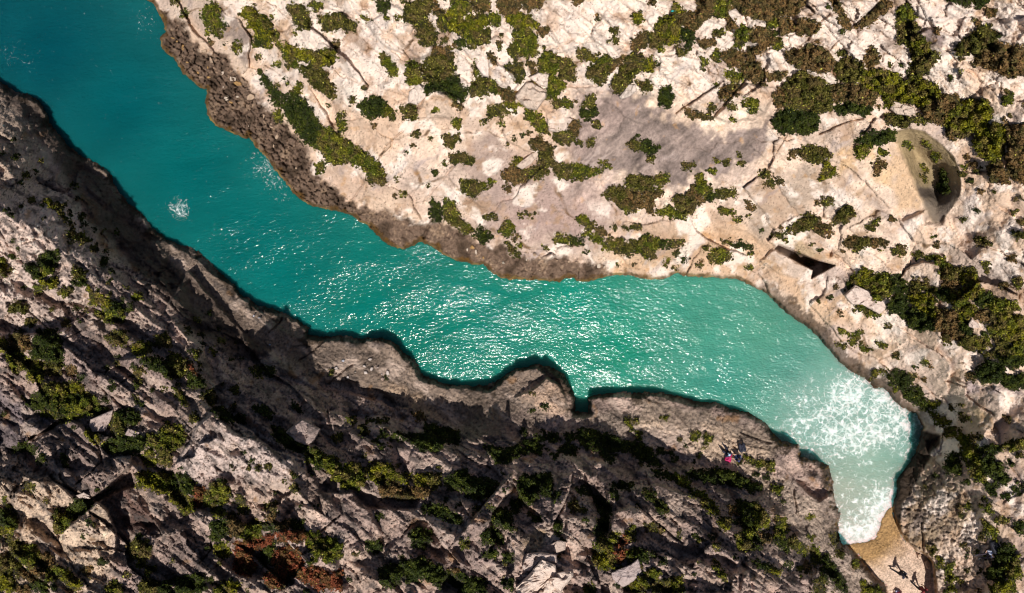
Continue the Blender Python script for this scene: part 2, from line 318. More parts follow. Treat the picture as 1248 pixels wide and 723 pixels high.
# blocky rock
def blocks(a, b, sa, sb, s, warp=.25):
    wa, wb = fbm(a/sa*1.3, b/sb*1.3, 3, s+1)*warp, fbm(a/sa*1.3, b/sb*1.3, 3, s+2)*warp
    return worley(a/sa+wa, b/sb+wb, s)
ca, sa_ = math.cos(R(-38)), math.sin(R(-38))
A_, B_ = qx*ca+qy*sa_, -qx*sa_+qy*ca
def facets(a, b, sa, sb, s, tilt, off, warp=.25):
    f1, f2, dx, dy, r1, r2, r3 = blocks(a, b, sa, sb, s, warp)
    return ((r1-.5)*dx + (r2-.5)*dy)*tilt + (r3-.5)*off, f2-f1, r3
g1, e1, k1 = facets(A_, B_, 5.6, 2.8, 1, 3.0, 1.3)
strata = ridged(A_*.10+.4*fbm(qx*.2, qy*.2, 2, 27), B_*.62, 4, 26, .55)
gul = ridged(A_*.16, B_*.24, 3, 25)
g2, e2, k2 = facets(A_, B_, 1.7, .85, 2, .9, .35, .35)
g3, e3, k3 = facets(A_, B_, .62, .36, 3, .34, .13, .4)
g4, e4, k4 = facets(A_, B_, .26, .17, 4, .12, .06, .4)
rough = ridged(A_*.5, B_*.8, 5, 21)
fine = fbm(qx*3, qy*3, 4, 31)
# local amplitude
pits = sstep(fbm(qx*4.2, qy*4.2, 3, 33, .65), .12, .42)*sstep(fbm(qx*.5, qy*.5, 2, 34), -.3, .1)
ampL = .8 + .45*fbm(qx*.15, qy*.15, 2, 41)
bench = np.zeros(U.shape)
for P in ([(200,290),(260,345),(320,400),(400,420),(480,430),(560,480),(640,450),(700,480),(760,490),(900,500),(980,570),(1010,600),(1040,680),(1080,740),(1040,740),(980,640),(880,585),(800,550),(700,525),(600,530),(540,520),(460,470),(400,455),(320,430),(230,370)],):
    bench = np.maximum(bench, sstep(sdf(P, U+wx, V+wy), -6, 8))
ampL = ampL*(1-.72*bench)
ampL *= .45+.55*sstep(dl, 10, 60)
detL = -1.1*ampL*sstep(gul, .45, .85) + ampL*(.75*strata + g1*.9 + g2*.34 + g3*.40 + g4*.95 + rough*.20 + fine*.10 - pits*.16) - .18*ampL*(1-sstep(e2, 0, .10))
detL += -.10*pits + bench*(-.10*(1-sstep(e3, 0, .22)) + .05*fine)
dLed = sdf(LEDGE, U+wx*1.8, V+wy*1.8)+fbm(qx*1.8, qy*1.8, 4, 66, .6)*9
led = sstep(dLed, -3, 5)
kar = sstep(-(U-470)*.02, 0, 1)                        # strongest karst on the far ledge
detK = (g3*1.7 + g4*2.2 + fine*.20 + rough*.16 - .38*(1-sstep(e3, 0, .22)) - .16*pits)*(.55+.85*kar)
f1u, e5, k5 = facets(A_, B_, 4.2, 3.0, 7, 1.15, .34)
stU = ridged(A_*.12+.5*fbm(qx*.2, qy*.2, 2, 28), B_*.38, 4, 29, .55)
detU = f1u*1.3 + .30*stU*(1-.5*sstep(60-du, 0, 60)) + g2*.20 - .07*pits + fbm(qx*.3, qy*.3, 3, 51)*.7 + fine*.06 + g4*.30 + g3*.22 + rough*.09 + ridged(qx*.35+qy*.2, qy*.5-qx*.2, 4, 53)*.13
crm = sstep(fbm(qx*.25, qy*.25, 2, 61), -.05, .15)
detU -= .22*(1-sstep(e5, 0, .035))*crm
topb = sstep(150-V, 0, 60)*sstep(U, 280, 380)          # broken blocks near the plateau
detU += topb*(g2*.9+g3*.5+g1*.25) - topb*.15*(1-sstep(e2, 0, .06))
detU *= 1-.75*sstep(sdf([(700,110),(800,115),(940,140),(900,210),(800,250),(700,210)], U, V), -5, 8)
rb = sstep(sdf([(1115,560),(1150,570),(1190,600),(1210,723),(1150,723),(1090,640)], U+wx, V+wy), -5, 8)
detU = detU*(1-rb) + rb*(g3*1.0+g4*1.2+fine*.14 - .12*(1-sstep(e3, 0, .2)) + rough*.12)
detU = detU*(1-led) + detK*led
detU *= 1-.85*sstep(dN, -2, 4)*nx
detU *= 1-.8*sstep(sdf([(925,318),(944,300),(1000,305),(1025,330),(990,345),(950,338)], U, V), -5, 3)

cave = sstep(sdf([(701.5,484),(716,484),(716,503),(700.5,503)], U, V), -.6, 1.2)
hl = (hL + rel + detL)
hl = np.where(cave > 0, hl*(1-cave)+.15*cave, hl)
hl = np.where(U < 260, np.minimum(hl, (.7+.085*np.clip(dl, 0, 400)) + 3*sstep(U, 180, 260)), hl)
wallL = 4 + 5*sstep(fbm(qx*.3, qy*.3, 2, 71), -.3, .3)
hl = np.maximum(hl, .5*(1-cave)+.1)*sstep(dl, -.3, wallL)
hu = np.maximum(hU + rel + detU, .35)*sstep(du, -.3, 3.5)
hw = -.25 - np.minimum(2.5, np.maximum(0, -np.maximum(dL, dU))*.12)
hb = .05 + .018*np.clip(dB, 0, 60) + .02*fine
bm_ = sstep(dB, -.5, 1.5)
hw = np.where(dB > -14, np.maximum(hw, -.02+.03*np.minimum(dB, 0)), hw)
hw = hw*(1-bm_) + hb*bm_
HT = np.where(low & (dl > -.3), np.maximum(hl-.3*(dl < 0), hw*0-3), np.where(~low & (du > -.3), hu, hw))
HT = np.maximum(HT, hw)
print('height', HT.min(), HT.max())

# ------------------------------------------------------------------ rock colour
def mixc(c, col, m):
    return c*(1-m[..., None]) + np.array(col)*m[..., None]
n1 = fbm(qx*.22, qy*.22, 4, 81); n2 = fbm(qx*.9, qy*.9, 4, 82); n3 = fbm(qx*5, qy*5, 3, 83)
streak = fbm((qx*.75+qy*.66)*.22+.5*fbm(qx*.4, qy*.4, 3, 80), (qx*.66-qy*.75)*1.1+.7*fbm(qx*.5, qy*.5, 3, 79), 5, 84, .6)
slab0 = np.clip(sstep(sdf([(690,105),(945,125),(930,215),(830,250),(700,250)], U, V), -10, 10) + sstep(dN, -6, 2)*nx, 0, 1)
CU = np.ones(U.shape+(3,))*np.array((.66,.53,.44))
CU = mixc(CU, (.47,.375,.325), sstep(n1, -.05, .35)*.75)
CU = mixc(CU, (.60,.45,.35), sstep(-n1, .05, .4)*.5)
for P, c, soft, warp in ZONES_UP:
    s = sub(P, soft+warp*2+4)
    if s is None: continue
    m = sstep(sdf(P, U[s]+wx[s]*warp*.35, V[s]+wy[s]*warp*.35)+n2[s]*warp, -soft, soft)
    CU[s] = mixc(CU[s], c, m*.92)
n4 = fbm(qx*10, qy*10, 2, 87)
ub = (1-slab0)*(1-.5*sstep(du, 0, 60)*0)
CU *= (1+ub*((k5-.5)*.30 + topb*(k2-.5)*.28) + .34*n2+.20*n3+.20*n4)[..., None]
CU = mixc(CU, (.40,.285,.21), ub*sstep(k5, .72, .74)*.45)
soil = ub*np.maximum((1-sstep(e5, .015, .07))*crm, topb*(1-sstep(e2, .03, .13))*sstep(n1+n2*.6, -.1, .1))
CU = mixc(CU, (.15,.09,.045), soil*(.12+.7*sstep(n2+.4*n1, -.02, .2)))
CU = mixc(CU, (.30,.20,.13), sstep(fbm(qx*.5, qy*.5, 5, 89, .6), .16, .36)*.6*(1-slab0))
slab = sstep(sdf([(690,105),(945,125),(930,215),(830,250),(700,250)], U, V), -10, 10) + sstep(sdf([(1105,0),(1190,0),(1180,70),(1130,70)], U, V), -5, 5)
st2 = fbm((qx*.75+qy*.66)*.3, (qx*.66-qy*.75)*2.6+.5*n1, 3, 78)
CU *= (1+slab*(.75*streak+.35*st2+.35*n2+.25*n3))[..., None]
CU = mixc(CU, (.50,.40,.34), slab*sstep(streak, .22, .4)*.5)
CU = mixc(CU, (.78,.68,.61), sstep(fbm(qx*.45+3, qy*.45, 5, 99, .55)+.3*topb, .06, .24)*.8*(1-slab0))
CU = mixc(CU, (.36,.255,.19), sstep(fbm(qx*.33, qy*.33+9, 5, 92, .6), .14, .34)*.6*(1-slab0))
lich = sstep(fbm(qx*6.5, qy*6.5, 3, 85, .6)+.35*n2, .30, .42)
CU = mixc(CU, (.10,.08,.06), lich*.65*(1-slab*.6))
CU = mixc(CU, (.45,.27,.14), sstep(fbm(qx*1.2, qy*1.2, 4, 86), .32, .5)*.35)
CU = mixc(CU, (.30,.26,.26), sstep(streak+.3*n1, .22, .5)*.45)
CK = mixc(np.ones(U.shape+(3,))*np.array((.14,.10,.078)), (.065,.045,.033), sstep(n2, 0, .3))
CK = mixc(CK, (.27,.20,.15), sstep(-n2+.6*n3, .15, .5)*.8); CK *= (1+.4*n4+.3*n3)[..., None]
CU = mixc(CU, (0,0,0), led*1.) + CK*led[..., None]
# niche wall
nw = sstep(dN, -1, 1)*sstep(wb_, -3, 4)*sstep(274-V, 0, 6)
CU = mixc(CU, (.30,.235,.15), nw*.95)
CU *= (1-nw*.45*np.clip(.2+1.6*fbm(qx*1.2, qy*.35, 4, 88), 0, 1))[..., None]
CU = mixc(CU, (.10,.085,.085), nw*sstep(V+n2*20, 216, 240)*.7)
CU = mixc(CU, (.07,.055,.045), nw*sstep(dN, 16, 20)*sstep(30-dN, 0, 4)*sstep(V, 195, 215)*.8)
# right-bank karst mottling
CU = mixc(CU, (.06,.045,.04), rb*sstep(n2+.6*n3, .08, .3)*.75)
# shore line stains
rim = sstep(fbm(qx*1.5, qy*1.5, 3, 91), -.35, .2)
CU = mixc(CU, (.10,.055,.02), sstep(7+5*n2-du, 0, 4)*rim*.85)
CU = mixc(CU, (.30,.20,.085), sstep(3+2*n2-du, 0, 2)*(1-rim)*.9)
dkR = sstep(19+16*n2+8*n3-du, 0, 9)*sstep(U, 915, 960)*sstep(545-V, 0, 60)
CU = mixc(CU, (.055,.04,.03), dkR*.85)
wet = sstep(sdf(T(1040,435,K,415,440,530,470,530,530,480,580,400,723,380,760,350,830,300,900,275,1020,240,930,245,860,270,720,350,620,400,520), U+wx*.6, V+wy*.6), -2, 2)
CU = mixc(CU, (.015,.009,.005), wet*.97)
CL = np.ones(U.shape+(3,))*np.array((.44,.325,.275))
CL = mixc(CL, (.27,.205,.185), sstep(n1, -.1, .3)*.75)
CL = mixc(CL, (.44,.33,.26), sstep(-n1, .0, .3)*.5)
for P, c, soft, warp in ZONES_LOW:
    s = sub(P, soft+warp*2+4)
    if s is None: continue
    m = sstep(sdf(P, U[s]+wx[s]*warp*.35, V[s]+wy[s]*warp*.35)+n2[s]*warp, -soft, soft)
    CL[s] = mixc(CL[s], c, m*.92)
CL *= 1.08*(1+(k1-.5)*.5+(k2-.5)*.35+.45*n2+.35*n3+.38*n4)[..., None]
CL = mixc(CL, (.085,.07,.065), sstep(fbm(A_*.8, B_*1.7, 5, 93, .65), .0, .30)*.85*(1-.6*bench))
CL = mixc(CL, (.05,.04,.036), sstep(fbm(qx*5.5, qy*5.5, 3, 94, .6)+.3*n2, .20, .36)*.8)
CL = mixc(CL, (.56,.44,.37), sstep(fbm(A_*.35, B_*.6, 5, 90, .6), .10, .34)*.7)
CL = mixc(CL, (.30,.16,.07), sstep(fbm(qx*.7, qy*.7, 4, 95), .30, .5)*.55)
CL = mixc(CL, (.07,.05,.04), sstep(sdf([(-200,60),(0,97),(70,150),(110,200),(165,262),(205,315),(250,350),(310,400),(330,440),(290,440),(240,410),(190,360),(140,300),(110,280),(85,230),(50,170),(0,120),(-200,110)], U+wx, V+wy), -6, 8)*.75)  # shade band of the left cliff face, painted into the rock colour
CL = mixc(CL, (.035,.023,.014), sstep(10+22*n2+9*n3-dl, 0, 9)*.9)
CL = mixc(CL, (.17,.10,.03), sstep(7+8*n2-dl, 0, 3)*sstep(n3, .05, .3)*sstep(U, 880, 960)*.8)
dfB = segdist(FRONT, U, V, False); dry = sstep(dfB+n2*12, 16, 46)
CB = mixc(np.ones(U.shape+(3,))*np.array((.33,.205,.100)), (.56,.42,.33), dry)
CB *= (1+.45*n3+.55*n4+.2*n2)[..., None]
CB = mixc(CB, (.12,.08,.04), sstep(fbm(qx*9, qy*9, 2, 98), .42, .55)*.6)
side = np.where(dB > -1.0, 2, np.where(low, 0, 1))
side = np.where((dB <= .3) & (np.maximum(dl, du) <= -.3), 3, side)      # 3 = sea bed
CW = np.ones(U.shape+(3,))*np.array((.20,.22,.17))
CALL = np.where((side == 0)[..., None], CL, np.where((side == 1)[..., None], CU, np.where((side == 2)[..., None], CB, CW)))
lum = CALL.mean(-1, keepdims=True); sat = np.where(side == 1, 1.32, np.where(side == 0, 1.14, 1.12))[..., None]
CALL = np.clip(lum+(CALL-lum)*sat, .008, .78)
print('colour')

def h_at(u, v):
    u = np.asarray(u, float); v = np.asarray(v, float)
    i = np.interp(u, ux, np.arange(len(ux))); j = np.interp(v, vy, np.arange(len(vy)))
    i0 = np.clip(i.astype(int), 0, len(ux)-2); j0 = np.clip(j.astype(int), 0, len(vy)-2); a = i-i0; b = j-j0
    return (HT[j0,i0]*(1-a)+HT[j0,i0+1]*a)*(1-b) + (HT[j0+1,i0]*(1-a)+HT[j0+1,i0+1]*a)*b

# ------------------------------------------------------------------ mesh and material helpers
def mesh_np(name, verts, faces, mat, parent=None, loc=(0,0,0), col=None, smooth_=True, extra=None):
    me = bpy.data.meshes.new(name); n = len(verts); m = len(faces); k = faces.shape[1]
    me.vertices.add(n); me.vertices.foreach_set('co', np.asarray(verts, np.float32).ravel())
    me.loops.add(m*k); me.loops.foreach_set('vertex_index', faces.astype(np.int32).ravel())
    me.polygons.add(m); me.polygons.foreach_set('loop_start', np.arange(0, m*k, k, dtype=np.int32))
    me.update(calc_edges=True)
    if smooth_: me.polygons.foreach_set('use_smooth', np.ones(m, bool))
    if col is not None:
        at = me.color_attributes.new('tint', 'FLOAT_COLOR', 'POINT')
        at.data.foreach_set('color', np.concatenate([col, np.ones((n,1))], 1).astype(np.float32).ravel())
    for nm, arr in (extra or {}).items():
        at = me.attributes.new(nm, 'FLOAT', 'POINT'); at.data.foreach_set('value', arr.astype(np.float32))
    me.materials.append(mat)
    o = bpy.data.objects.new(name, me); COL.objects.link(o); o.location = loc; o.parent = parent
    return o
def tag(o, label=None, cat=None, group=None, kind=None):
    if label: o['label'] = label
    if cat: o['category'] = cat
    if group: o['group'] = group
    if kind: o['kind'] = kind
    return o
def nmat(name):
    m = bpy.data.materials.new(name); m.use_nodes = True; nt = m.node_tree; nt.nodes.clear()
    out = nt.nodes.new('ShaderNodeOutputMaterial'); b = nt.nodes.new('ShaderNodeBsdfPrincipled')
    nt.links.new(b.outputs[0], out.inputs[0]); return m, nt, b
def N(nt, t, **kw):
    n = nt.nodes.new(t)
    for k, v in kw.items():
        if k in n.inputs: n.inputs[k].default_value = v
        else: setattr(n, k, v)
    return n
def mathn(nt, op, a, b=None, c=None, clamp=False):
    n = nt.nodes.new('ShaderNodeMath'); n.operation = op; n.use_clamp = clamp
    for i, q in enumerate((a, b, c)):
        if q is None: continue
        if isinstance(q, (int, float)): n.inputs[i].default_value = q
        else: nt.links.new(q, n.inputs[i])
    return n.outputs[0]
def ground_mat(name, sc, bump, rgh=.9, spec=.25, vary=.35):
    m, nt, b = nmat(name); L = nt.links.new
    at = N(nt, 'ShaderNodeAttribute', attribute_name='tint'); tc = N(nt, 'ShaderNodeTexCoord')
    na = N(nt, 'ShaderNodeTexNoise', Scale=sc, Detail=6., Roughness=.65); L(tc.outputs['Object'], na.inputs['Vector'])
    nb = N(nt, 'ShaderNodeTexNoise', Scale=sc*4.5, Detail=4., Roughness=.7); L(tc.outputs['Object'], nb.inputs['Vector'])
    vo = N(nt, 'ShaderNodeTexVoronoi', Scale=sc*1.3); L(tc.outputs['Object'], vo.inputs['Vector'])
    f = mathn(nt, 'MULTIPLY_ADD', na.outputs[0], vary*2, 1-vary)
    f2 = mathn(nt, 'MULTIPLY_ADD', nb.outputs[0], vary*1.2, 1-vary*.6)
    ff = mathn(nt, 'MULTIPLY', f, f2)
    mx = N(nt, 'ShaderNodeMix', data_type='RGBA', blend_type='MULTIPLY'); mx.inputs[0].default_value = 1
    L(at.outputs['Color'], mx.inputs[6]); L(ff, mx.inputs[7]); L(mx.outputs[2], b.inputs['Base Color'])
    h = mathn(nt, 'ADD', na.outputs[0], mathn(nt, 'MULTIPLY', nb.outputs[0], .35)); h = mathn(nt, 'ADD', h, mathn(nt, 'MULTIPLY', vo.outputs[0], .35))
    bp = N(nt, 'ShaderNodeBump', Strength=1., Distance=bump); L(h, bp.inputs['Height']); L(bp.outputs[0], b.inputs['Normal'])
    b.inputs['Roughness'].default_value = rgh; b.inputs['Specular IOR Level'].default_value = spec
    return m
M_rockU = ground_mat('pale_limestone', 2.6, .16, vary=.30)
M_rockL = ground_mat('weathered_limestone', 2.9, .26, vary=.45)
M_beach = ground_mat('pebbles', 5., .14, vary=.75)
M_bed = ground_mat('sea_bed_sand', 3., .05)

XW, YW, ZW = ray(U, V, HT)
VERT = np.stack([XW, YW, ZW], -1)
ny, nx_ = U.shape
fs = np.maximum.reduce([side[:-1,:-1], side[1:,:-1], side[:-1,1:], side[1:,1:]])
fmn = np.minimum.reduce([side[:-1,:-1], side[1:,:-1], side[:-1,1:], side[1:,1:]])
fs = np.where((fs == 3) & (fmn < 3), fmn, fs)
idx = np.arange(ny*nx_).reshape(ny, nx_)
quad = np.stack([idx[1:,:-1], idx[1:,1:], idx[:-1,1:], idx[:-1,:-1]], -1)
for code, name, mt in ((0,'cliff',M_rockL),(1,'cliff',M_rockU),(2,'beach',M_beach),(3,'sea_bed',M_bed)):
    q = quad[fs == code]; used, inv = np.unique(q, return_inverse=True)
    o = mesh_np(name, VERT.reshape(-1,3)[used], inv.reshape(-1,4), mt, col=CALL.reshape(-1,3)[used]); tag(o, kind='structure')
print('terrain')
# ------------------------------------------------------------------ shrubs: each line one plant, outline in survey units of its map tile
# kinds: g green, o olive, d dark evergreen, y yellow green, b dry brown, r rust red
VT = {
'A':(180,0,K,"""g 205 80 225 55 245 80 235 100 210 98
g 325 90 340 50 380 20 410 15 430 60 440 120 460 165 440 180 445 220 410 220 375 170 350 130 330 110
g 510 285 530 268 570 315 545 325
y 560 90 575 60 640 35 665 80 700 110 740 130 760 180 790 205 790 230 740 240 750 290 720 290 690 250 655 220 650 190 615 170 605 120
g 640 250 665 245 670 285 645 280
o 850 30 880 25 900 40 940 35 975 75 980 110 990 150 975 178 920 172 915 140 870 90 850 60
d 680 430 710 450 760 520 810 580 800 640 770 640 740 560 720 520 690 480
y 875 560 905 505 935 515 925 570
g 765 690 800 670 820 700 810 740 780 740
o 140 0 180 0 180 25 150 20
g 350 190 385 195 380 208 355 205"""),
'B':(312,0,3,"""y 100 165 145 175 210 190 260 180 290 190 285 225 250 240 225 250 200 225 150 215 115 200
g 105 215 120 245 150 250 155 235 130 190 108 190
o 160 245 230 240 255 270 290 340 285 362 250 340 200 310 190 280 170 265
g 50 110 75 160 105 215 108 190 85 150 75 120
d 100 350 150 345 200 400 220 440 240 470 220 530 180 520 150 490 120 440 95 390
g 240 460 300 490 340 520 330 590 290 600 260 590 250 560 200 530 225 500
g 340 520 380 550 450 600 470 640 430 650 415 640 380 610 330 585
o 415 635 430 625 470 640 475 668 450 676 425 672 408 650
g 215 600 250 590 245 630 225 635
o 230 60 300 50 340 80 365 85 365 110 330 115 310 95 280 115 250 110
g 195 15 215 5 235 20 220 40
g 720 435 740 440 742 465 720 460
g 300 440 325 440 332 460 315 470 300 460
d 0 50 50 75 60 110 45 160 20 170 0 160"""),
'C':(388,0,K,"""g 380 330 400 330 450 380 480 420 475 460 440 460 410 400 385 370
o 530 20 640 0 690 0 690 60 650 110 590 170 580 140 530 120 525 70
o 600 160 660 120 700 170 720 240 690 270 640 275 615 260 630 230 600 220
b 690 0 700 60 740 110 760 90 740 60 700 0
y 740 100 800 60 880 80 880 140 840 190 760 180 720 150
g 810 0 900 0 930 60 880 80 810 60
y 900 90 1000 90 1037 120 1037 140 990 170 960 190 890 190 870 150
o 940 190 1037 180 1037 260 980 260 930 230
g 850 190 900 180 950 240 950 280 930 285 900 240 860 210
d 835 250 860 230 900 245 895 285 850 285
b 920 0 1037 0 1037 70 980 60 940 50
b 700 300 740 285 785 290 800 340 760 350 700 330
g 540 380 580 370 620 420 630 500 600 510 560 520 540 490
o 630 400 690 340 760 330 800 360 830 420 800 470 720 500 650 480 620 430
d 700 500 800 460 850 470 870 530 920 540 870 620 820 590 760 560 700 540 650 570 650 520
o 970 470 1037 480 1037 540 980 590 940 580 930 540
d 250 640 320 590 390 600 400 650 380 700 330 715 270 690
y 390 660 430 650 440 690 400 700
o 505 650 590 640 600 723 530 723
o 430 690 460 680 470 700 455 723 430 715
g 945 370 975 380 975 455 950 450
d 360 20 400 0 440 30 400 75 370 60
g 270 100 320 115 290 130
b 90 255 120 250 120 285 95 285
o 185 600 215 595 220 620 195 630
g 65 320 100 310 110 340 80 380 65 360
b 820 600 840 640 880 650 870 665 820 640"""),
'D':(596,0,K,"""b 50 0 200 0 180 60 100 100 60 60
b 210 0 340 0 330 20 250 60 210 50
y 100 110 180 80 240 100 300 150 290 170 220 180 160 170 130 140
g 150 190 240 180 290 240 290 330 240 345 190 330 160 270
o 120 280 160 270 190 330 160 360 125 340
b 300 180 350 170 370 190 340 215 310 205
g 0 80 60 90 70 150 20 150
b 515 0 570 0 530 35
y 880 90 915 80 935 120 890 150
o 745 185 770 165 785 195 765 210
o 750 240 770 232 785 250 765 262
o 545 300 590 295 610 340 605 360 560 360 540 340
y 610 345 650 345 640 365 595 365
g 300 390 320 335 360 315 420 345 430 400 400 450 360 450 310 430
o 430 360 480 360 515 400 510 440 530 470 520 490 450 485 430 440
o 600 430 620 400 660 390 720 430 710 480 680 520 640 490 600 470
g 660 370 700 335 740 360 760 390 720 420 680 400
b 760 360 820 345 800 390 740 430
o 745 520 750 490 800 420 830 370 870 330 930 340 945 380 930 430 880 470 840 520 800 560 760 560
b 870 260 900 230 950 190 960 240 940 290 900 310 875 290
o 960 200 1037 200 1037 270 980 280
y 935 390 990 350 1005 400 990 430 950 430
o 890 500 940 495 990 520 970 560 940 550
g 365 470 440 470 460 530 420 570 360 540
g 350 540 400 550 400 600 360 600
o 380 620 440 610 450 640 410 660
g 450 620 490 615 500 650 460 655
o 575 650 600 590 640 580 640 640 600 660
d 550 700 570 660 655 665 650 700 600 723
o 95 410 190 385 205 420 200 500 160 500 170 450
g 0 490 50 510 60 560 20 570 0 550
b 60 550 120 540 160 570 140 620 90 600
y 90 630 150 620 200 640 150 650
b 0 320 50 360 40 390 0 350
g 230 670 310 700 320 723 220 723
o 0 650 80 640 60 700 0 700
b 300 600 270 380 240 390 245 400
b 1000 0 970 20 1000 30 1015 5"""),
'E':(508,145,K,"""g 690 0 760 0 790 40 800 95 740 70 700 30
g 215 0 260 5 255 55 230 40
o 160 110 190 95 230 130 210 175 175 165
o 222 105 250 100 257 130 230 135
o 200 220 270 205 350 240 330 270 220 260
o 265 375 330 375 400 400 395 430 340 480 280 440
g 400 405 450 375 475 385 440 410 405 425
o 830 80 900 70 960 100 930 155 870 150 840 115
b 930 40 960 10 990 40 970 90 935 75
b 690 150 730 110 770 130 830 180 780 190 700 180
o 750 200 820 190 830 240 830 300 740 290 740 240
o 740 290 800 320 740 360 700 350 700 300
b 570 290 620 310 680 320 660 380 590 390 520 360 520 330
g 660 320 720 300 730 340 690 360
o 830 280 940 275 940 365 860 355 830 320
g 945 275 1037 290 1060 345 1037 355 950 370
y 580 280 600 245 650 240 630 260 600 285
d 85 510 100 490 130 520 160 560 150 620 110 620 80 570
g 170 490 230 510 245 580 220 600 180 570 165 530
o 190 600 240 600 280 640 340 690 300 690 210 640
g 505 680 545 615 585 650 580 710 540 715
b 530 415 560 410 565 440 540 450
g 970 610 1030 595 1037 635 980 635
o 410 595 445 590 440 612 415 610
o 975 130 1000 130 1000 155 980 150
o 450 580 475 575 490 610 470 615"""),
'F':(500,260,6,"""d 465 160 510 100 560 140 600 180 540 215 490 190
o 255 0 340 0 380 60 350 100 290 70 250 50
g 380 80 420 90 460 130 440 145 390 130
g 1055 190 1080 150 1160 180 1150 230 1060 210
d 1170 180 1248 175 1270 200 1248 232 1170 225
o 700 210 740 240 760 280 800 290 800 330 740 300
o 545 25 580 20 575 45 550 45
g 770 235 805 230 800 255 780 250
o 970 245 1000 245 990 265"""),
'G':(716,145,K,"""o 30 25 70 20 80 45 40 52
o 0 125 45 125 30 155 0 160
o 245 155 285 125 325 145 310 190 270 180
d 330 150 370 130 400 165 440 175 380 215 330 190
o 365 235 400 230 405 250 375 258
g 80 262 120 262 140 298 100 290
o 235 370 270 345 390 355 410 385 400 430 300 440 240 420
o 100 460 150 420 190 410 240 430 260 470 180 510 130 490
b 240 440 320 450 330 520 280 560 220 520
g 190 530 260 530 300 555 235 570
b 330 440 440 440 460 460 400 490 400 540 330 540
g 415 345 450 335 490 350 480 390 440 430 415 400
y 660 350 700 340 715 395 670 400
g 640 410 715 395 750 410 750 440 720 470 660 450
d 720 450 760 440 790 470 760 495 730 495
o 790 440 820 425 900 435 910 460 860 475 800 480
o 520 490 560 465 600 480 650 500 650 560 600 590 560 570
g 425 570 500 530 560 570 590 605 500 595
b 610 470 640 420 660 450 710 500 660 520
g 805 555 840 545 895 570 880 582 820 580
b 970 500 1020 540 1000 560 970 545
o 580 275 610 265 650 280 620 305 585 305
o 825 260 865 250 865 275 835 282
g 735 310 785 320 765 335
g 920 265 955 268 940 280
g 0 290 40 300 85 315 60 330 0 330
b 360 545 395 545 395 575 365 575
o 265 655 318 648 318 668 275 668"""),
'H':(708,260,6,"""g 160 220 200 190 300 195 310 240 260 280 170 260
o 320 215 400 200 420 240 380 290 300 300 260 285 310 250
g 410 210 470 175 560 190 560 260 530 300 500 325 440 300 400 280
d 570 200 640 200 660 240 610 250 570 245
o 655 205 750 205 740 235 670 245
g 60 170 110 155 170 190 150 215 100 215
b 100 100 150 110 200 155 120 150
o 370 100 430 90 430 115 375 110
y 0 20 50 40 50 70 0 70
g 50 65 95 60 90 110 40 165 10 160 40 120
g 935 320 980 255 1060 275 1100 310 1080 340 1020 365 950 355
d 1090 230 1170 205 1190 240 1150 250
d 1180 220 1248 240 1248 280 1200 260
o 850 380 885 375 885 410 855 405
g 605 340 640 330 640 355
g 610 380 645 385 625 400
g 670 395 705 400 690 412
o 670 285 700 275 715 300 690 305
g 510 310 545 305 545 325 515 335
o 1040 200 1085 190 1080 220 1050 220
b 870 345 895 345 890 365
o 900 250 935 250 930 275 905 272
g 1200 395 1248 380 1248 410"""),
'I':(804,0,K,"""y 85 30 110 30 150 75 120 85 90 70
b 230 0 330 0 320 90 260 130 220 80 240 60
g 330 0 440 0 420 60 400 100 330 90
b 80 90 180 80 260 130 210 180 130 150
y 0 120 80 100 130 160 110 250 60 265 0 230
d 120 170 200 180 205 260 170 250 130 230
g 0 250 30 260 20 310 0 310
b 430 0 600 0 580 110 530 90 490 60
b 600 0 740 0 740 80 660 130 580 100
b 740 0 880 0 850 50 810 100 750 90
g 650 100 720 100 720 160 660 160
b 720 110 800 120 830 180 760 210 730 190
b 860 110 940 140 975 160 920 210 850 210 840 150
g 465 190 500 155 545 180 535 230 490 290 460 270
o 330 190 370 180 395 200 350 225
b 240 250 330 235 330 270 290 285 250 275
g 317 340 350 305 375 330 360 365 325 365
g 255 350 290 375 270 392
o 100 310 130 295 165 310 130 340
b 375 330 430 305 520 325 500 400 440 400 390 360
b 520 325 600 280 700 215 710 250 620 310 600 340 540 380
b 500 400 600 390 620 430 640 520 560 490 510 450
b 640 450 690 450 770 440 730 480 660 480
y 690 255 715 240 745 280 720 295
y 395 440 450 430 450 460 420 475
g 440 480 470 450 505 450 500 490 450 520
b 370 560 410 520 480 520 460 580 430 600 370 590
o 410 640 440 630 465 660 440 670
g 525 610 560 605 600 630 580 680 550 690
b 150 650 180 680 300 700 320 723 180 710
b 410 110 470 110 470 170 430 180
b 570 170 620 170 690 200 690 240 600 260 560 240
d 0 530 60 530 80 600 60 650 0 640
o 310 640 335 655 325 680 300 665"""),
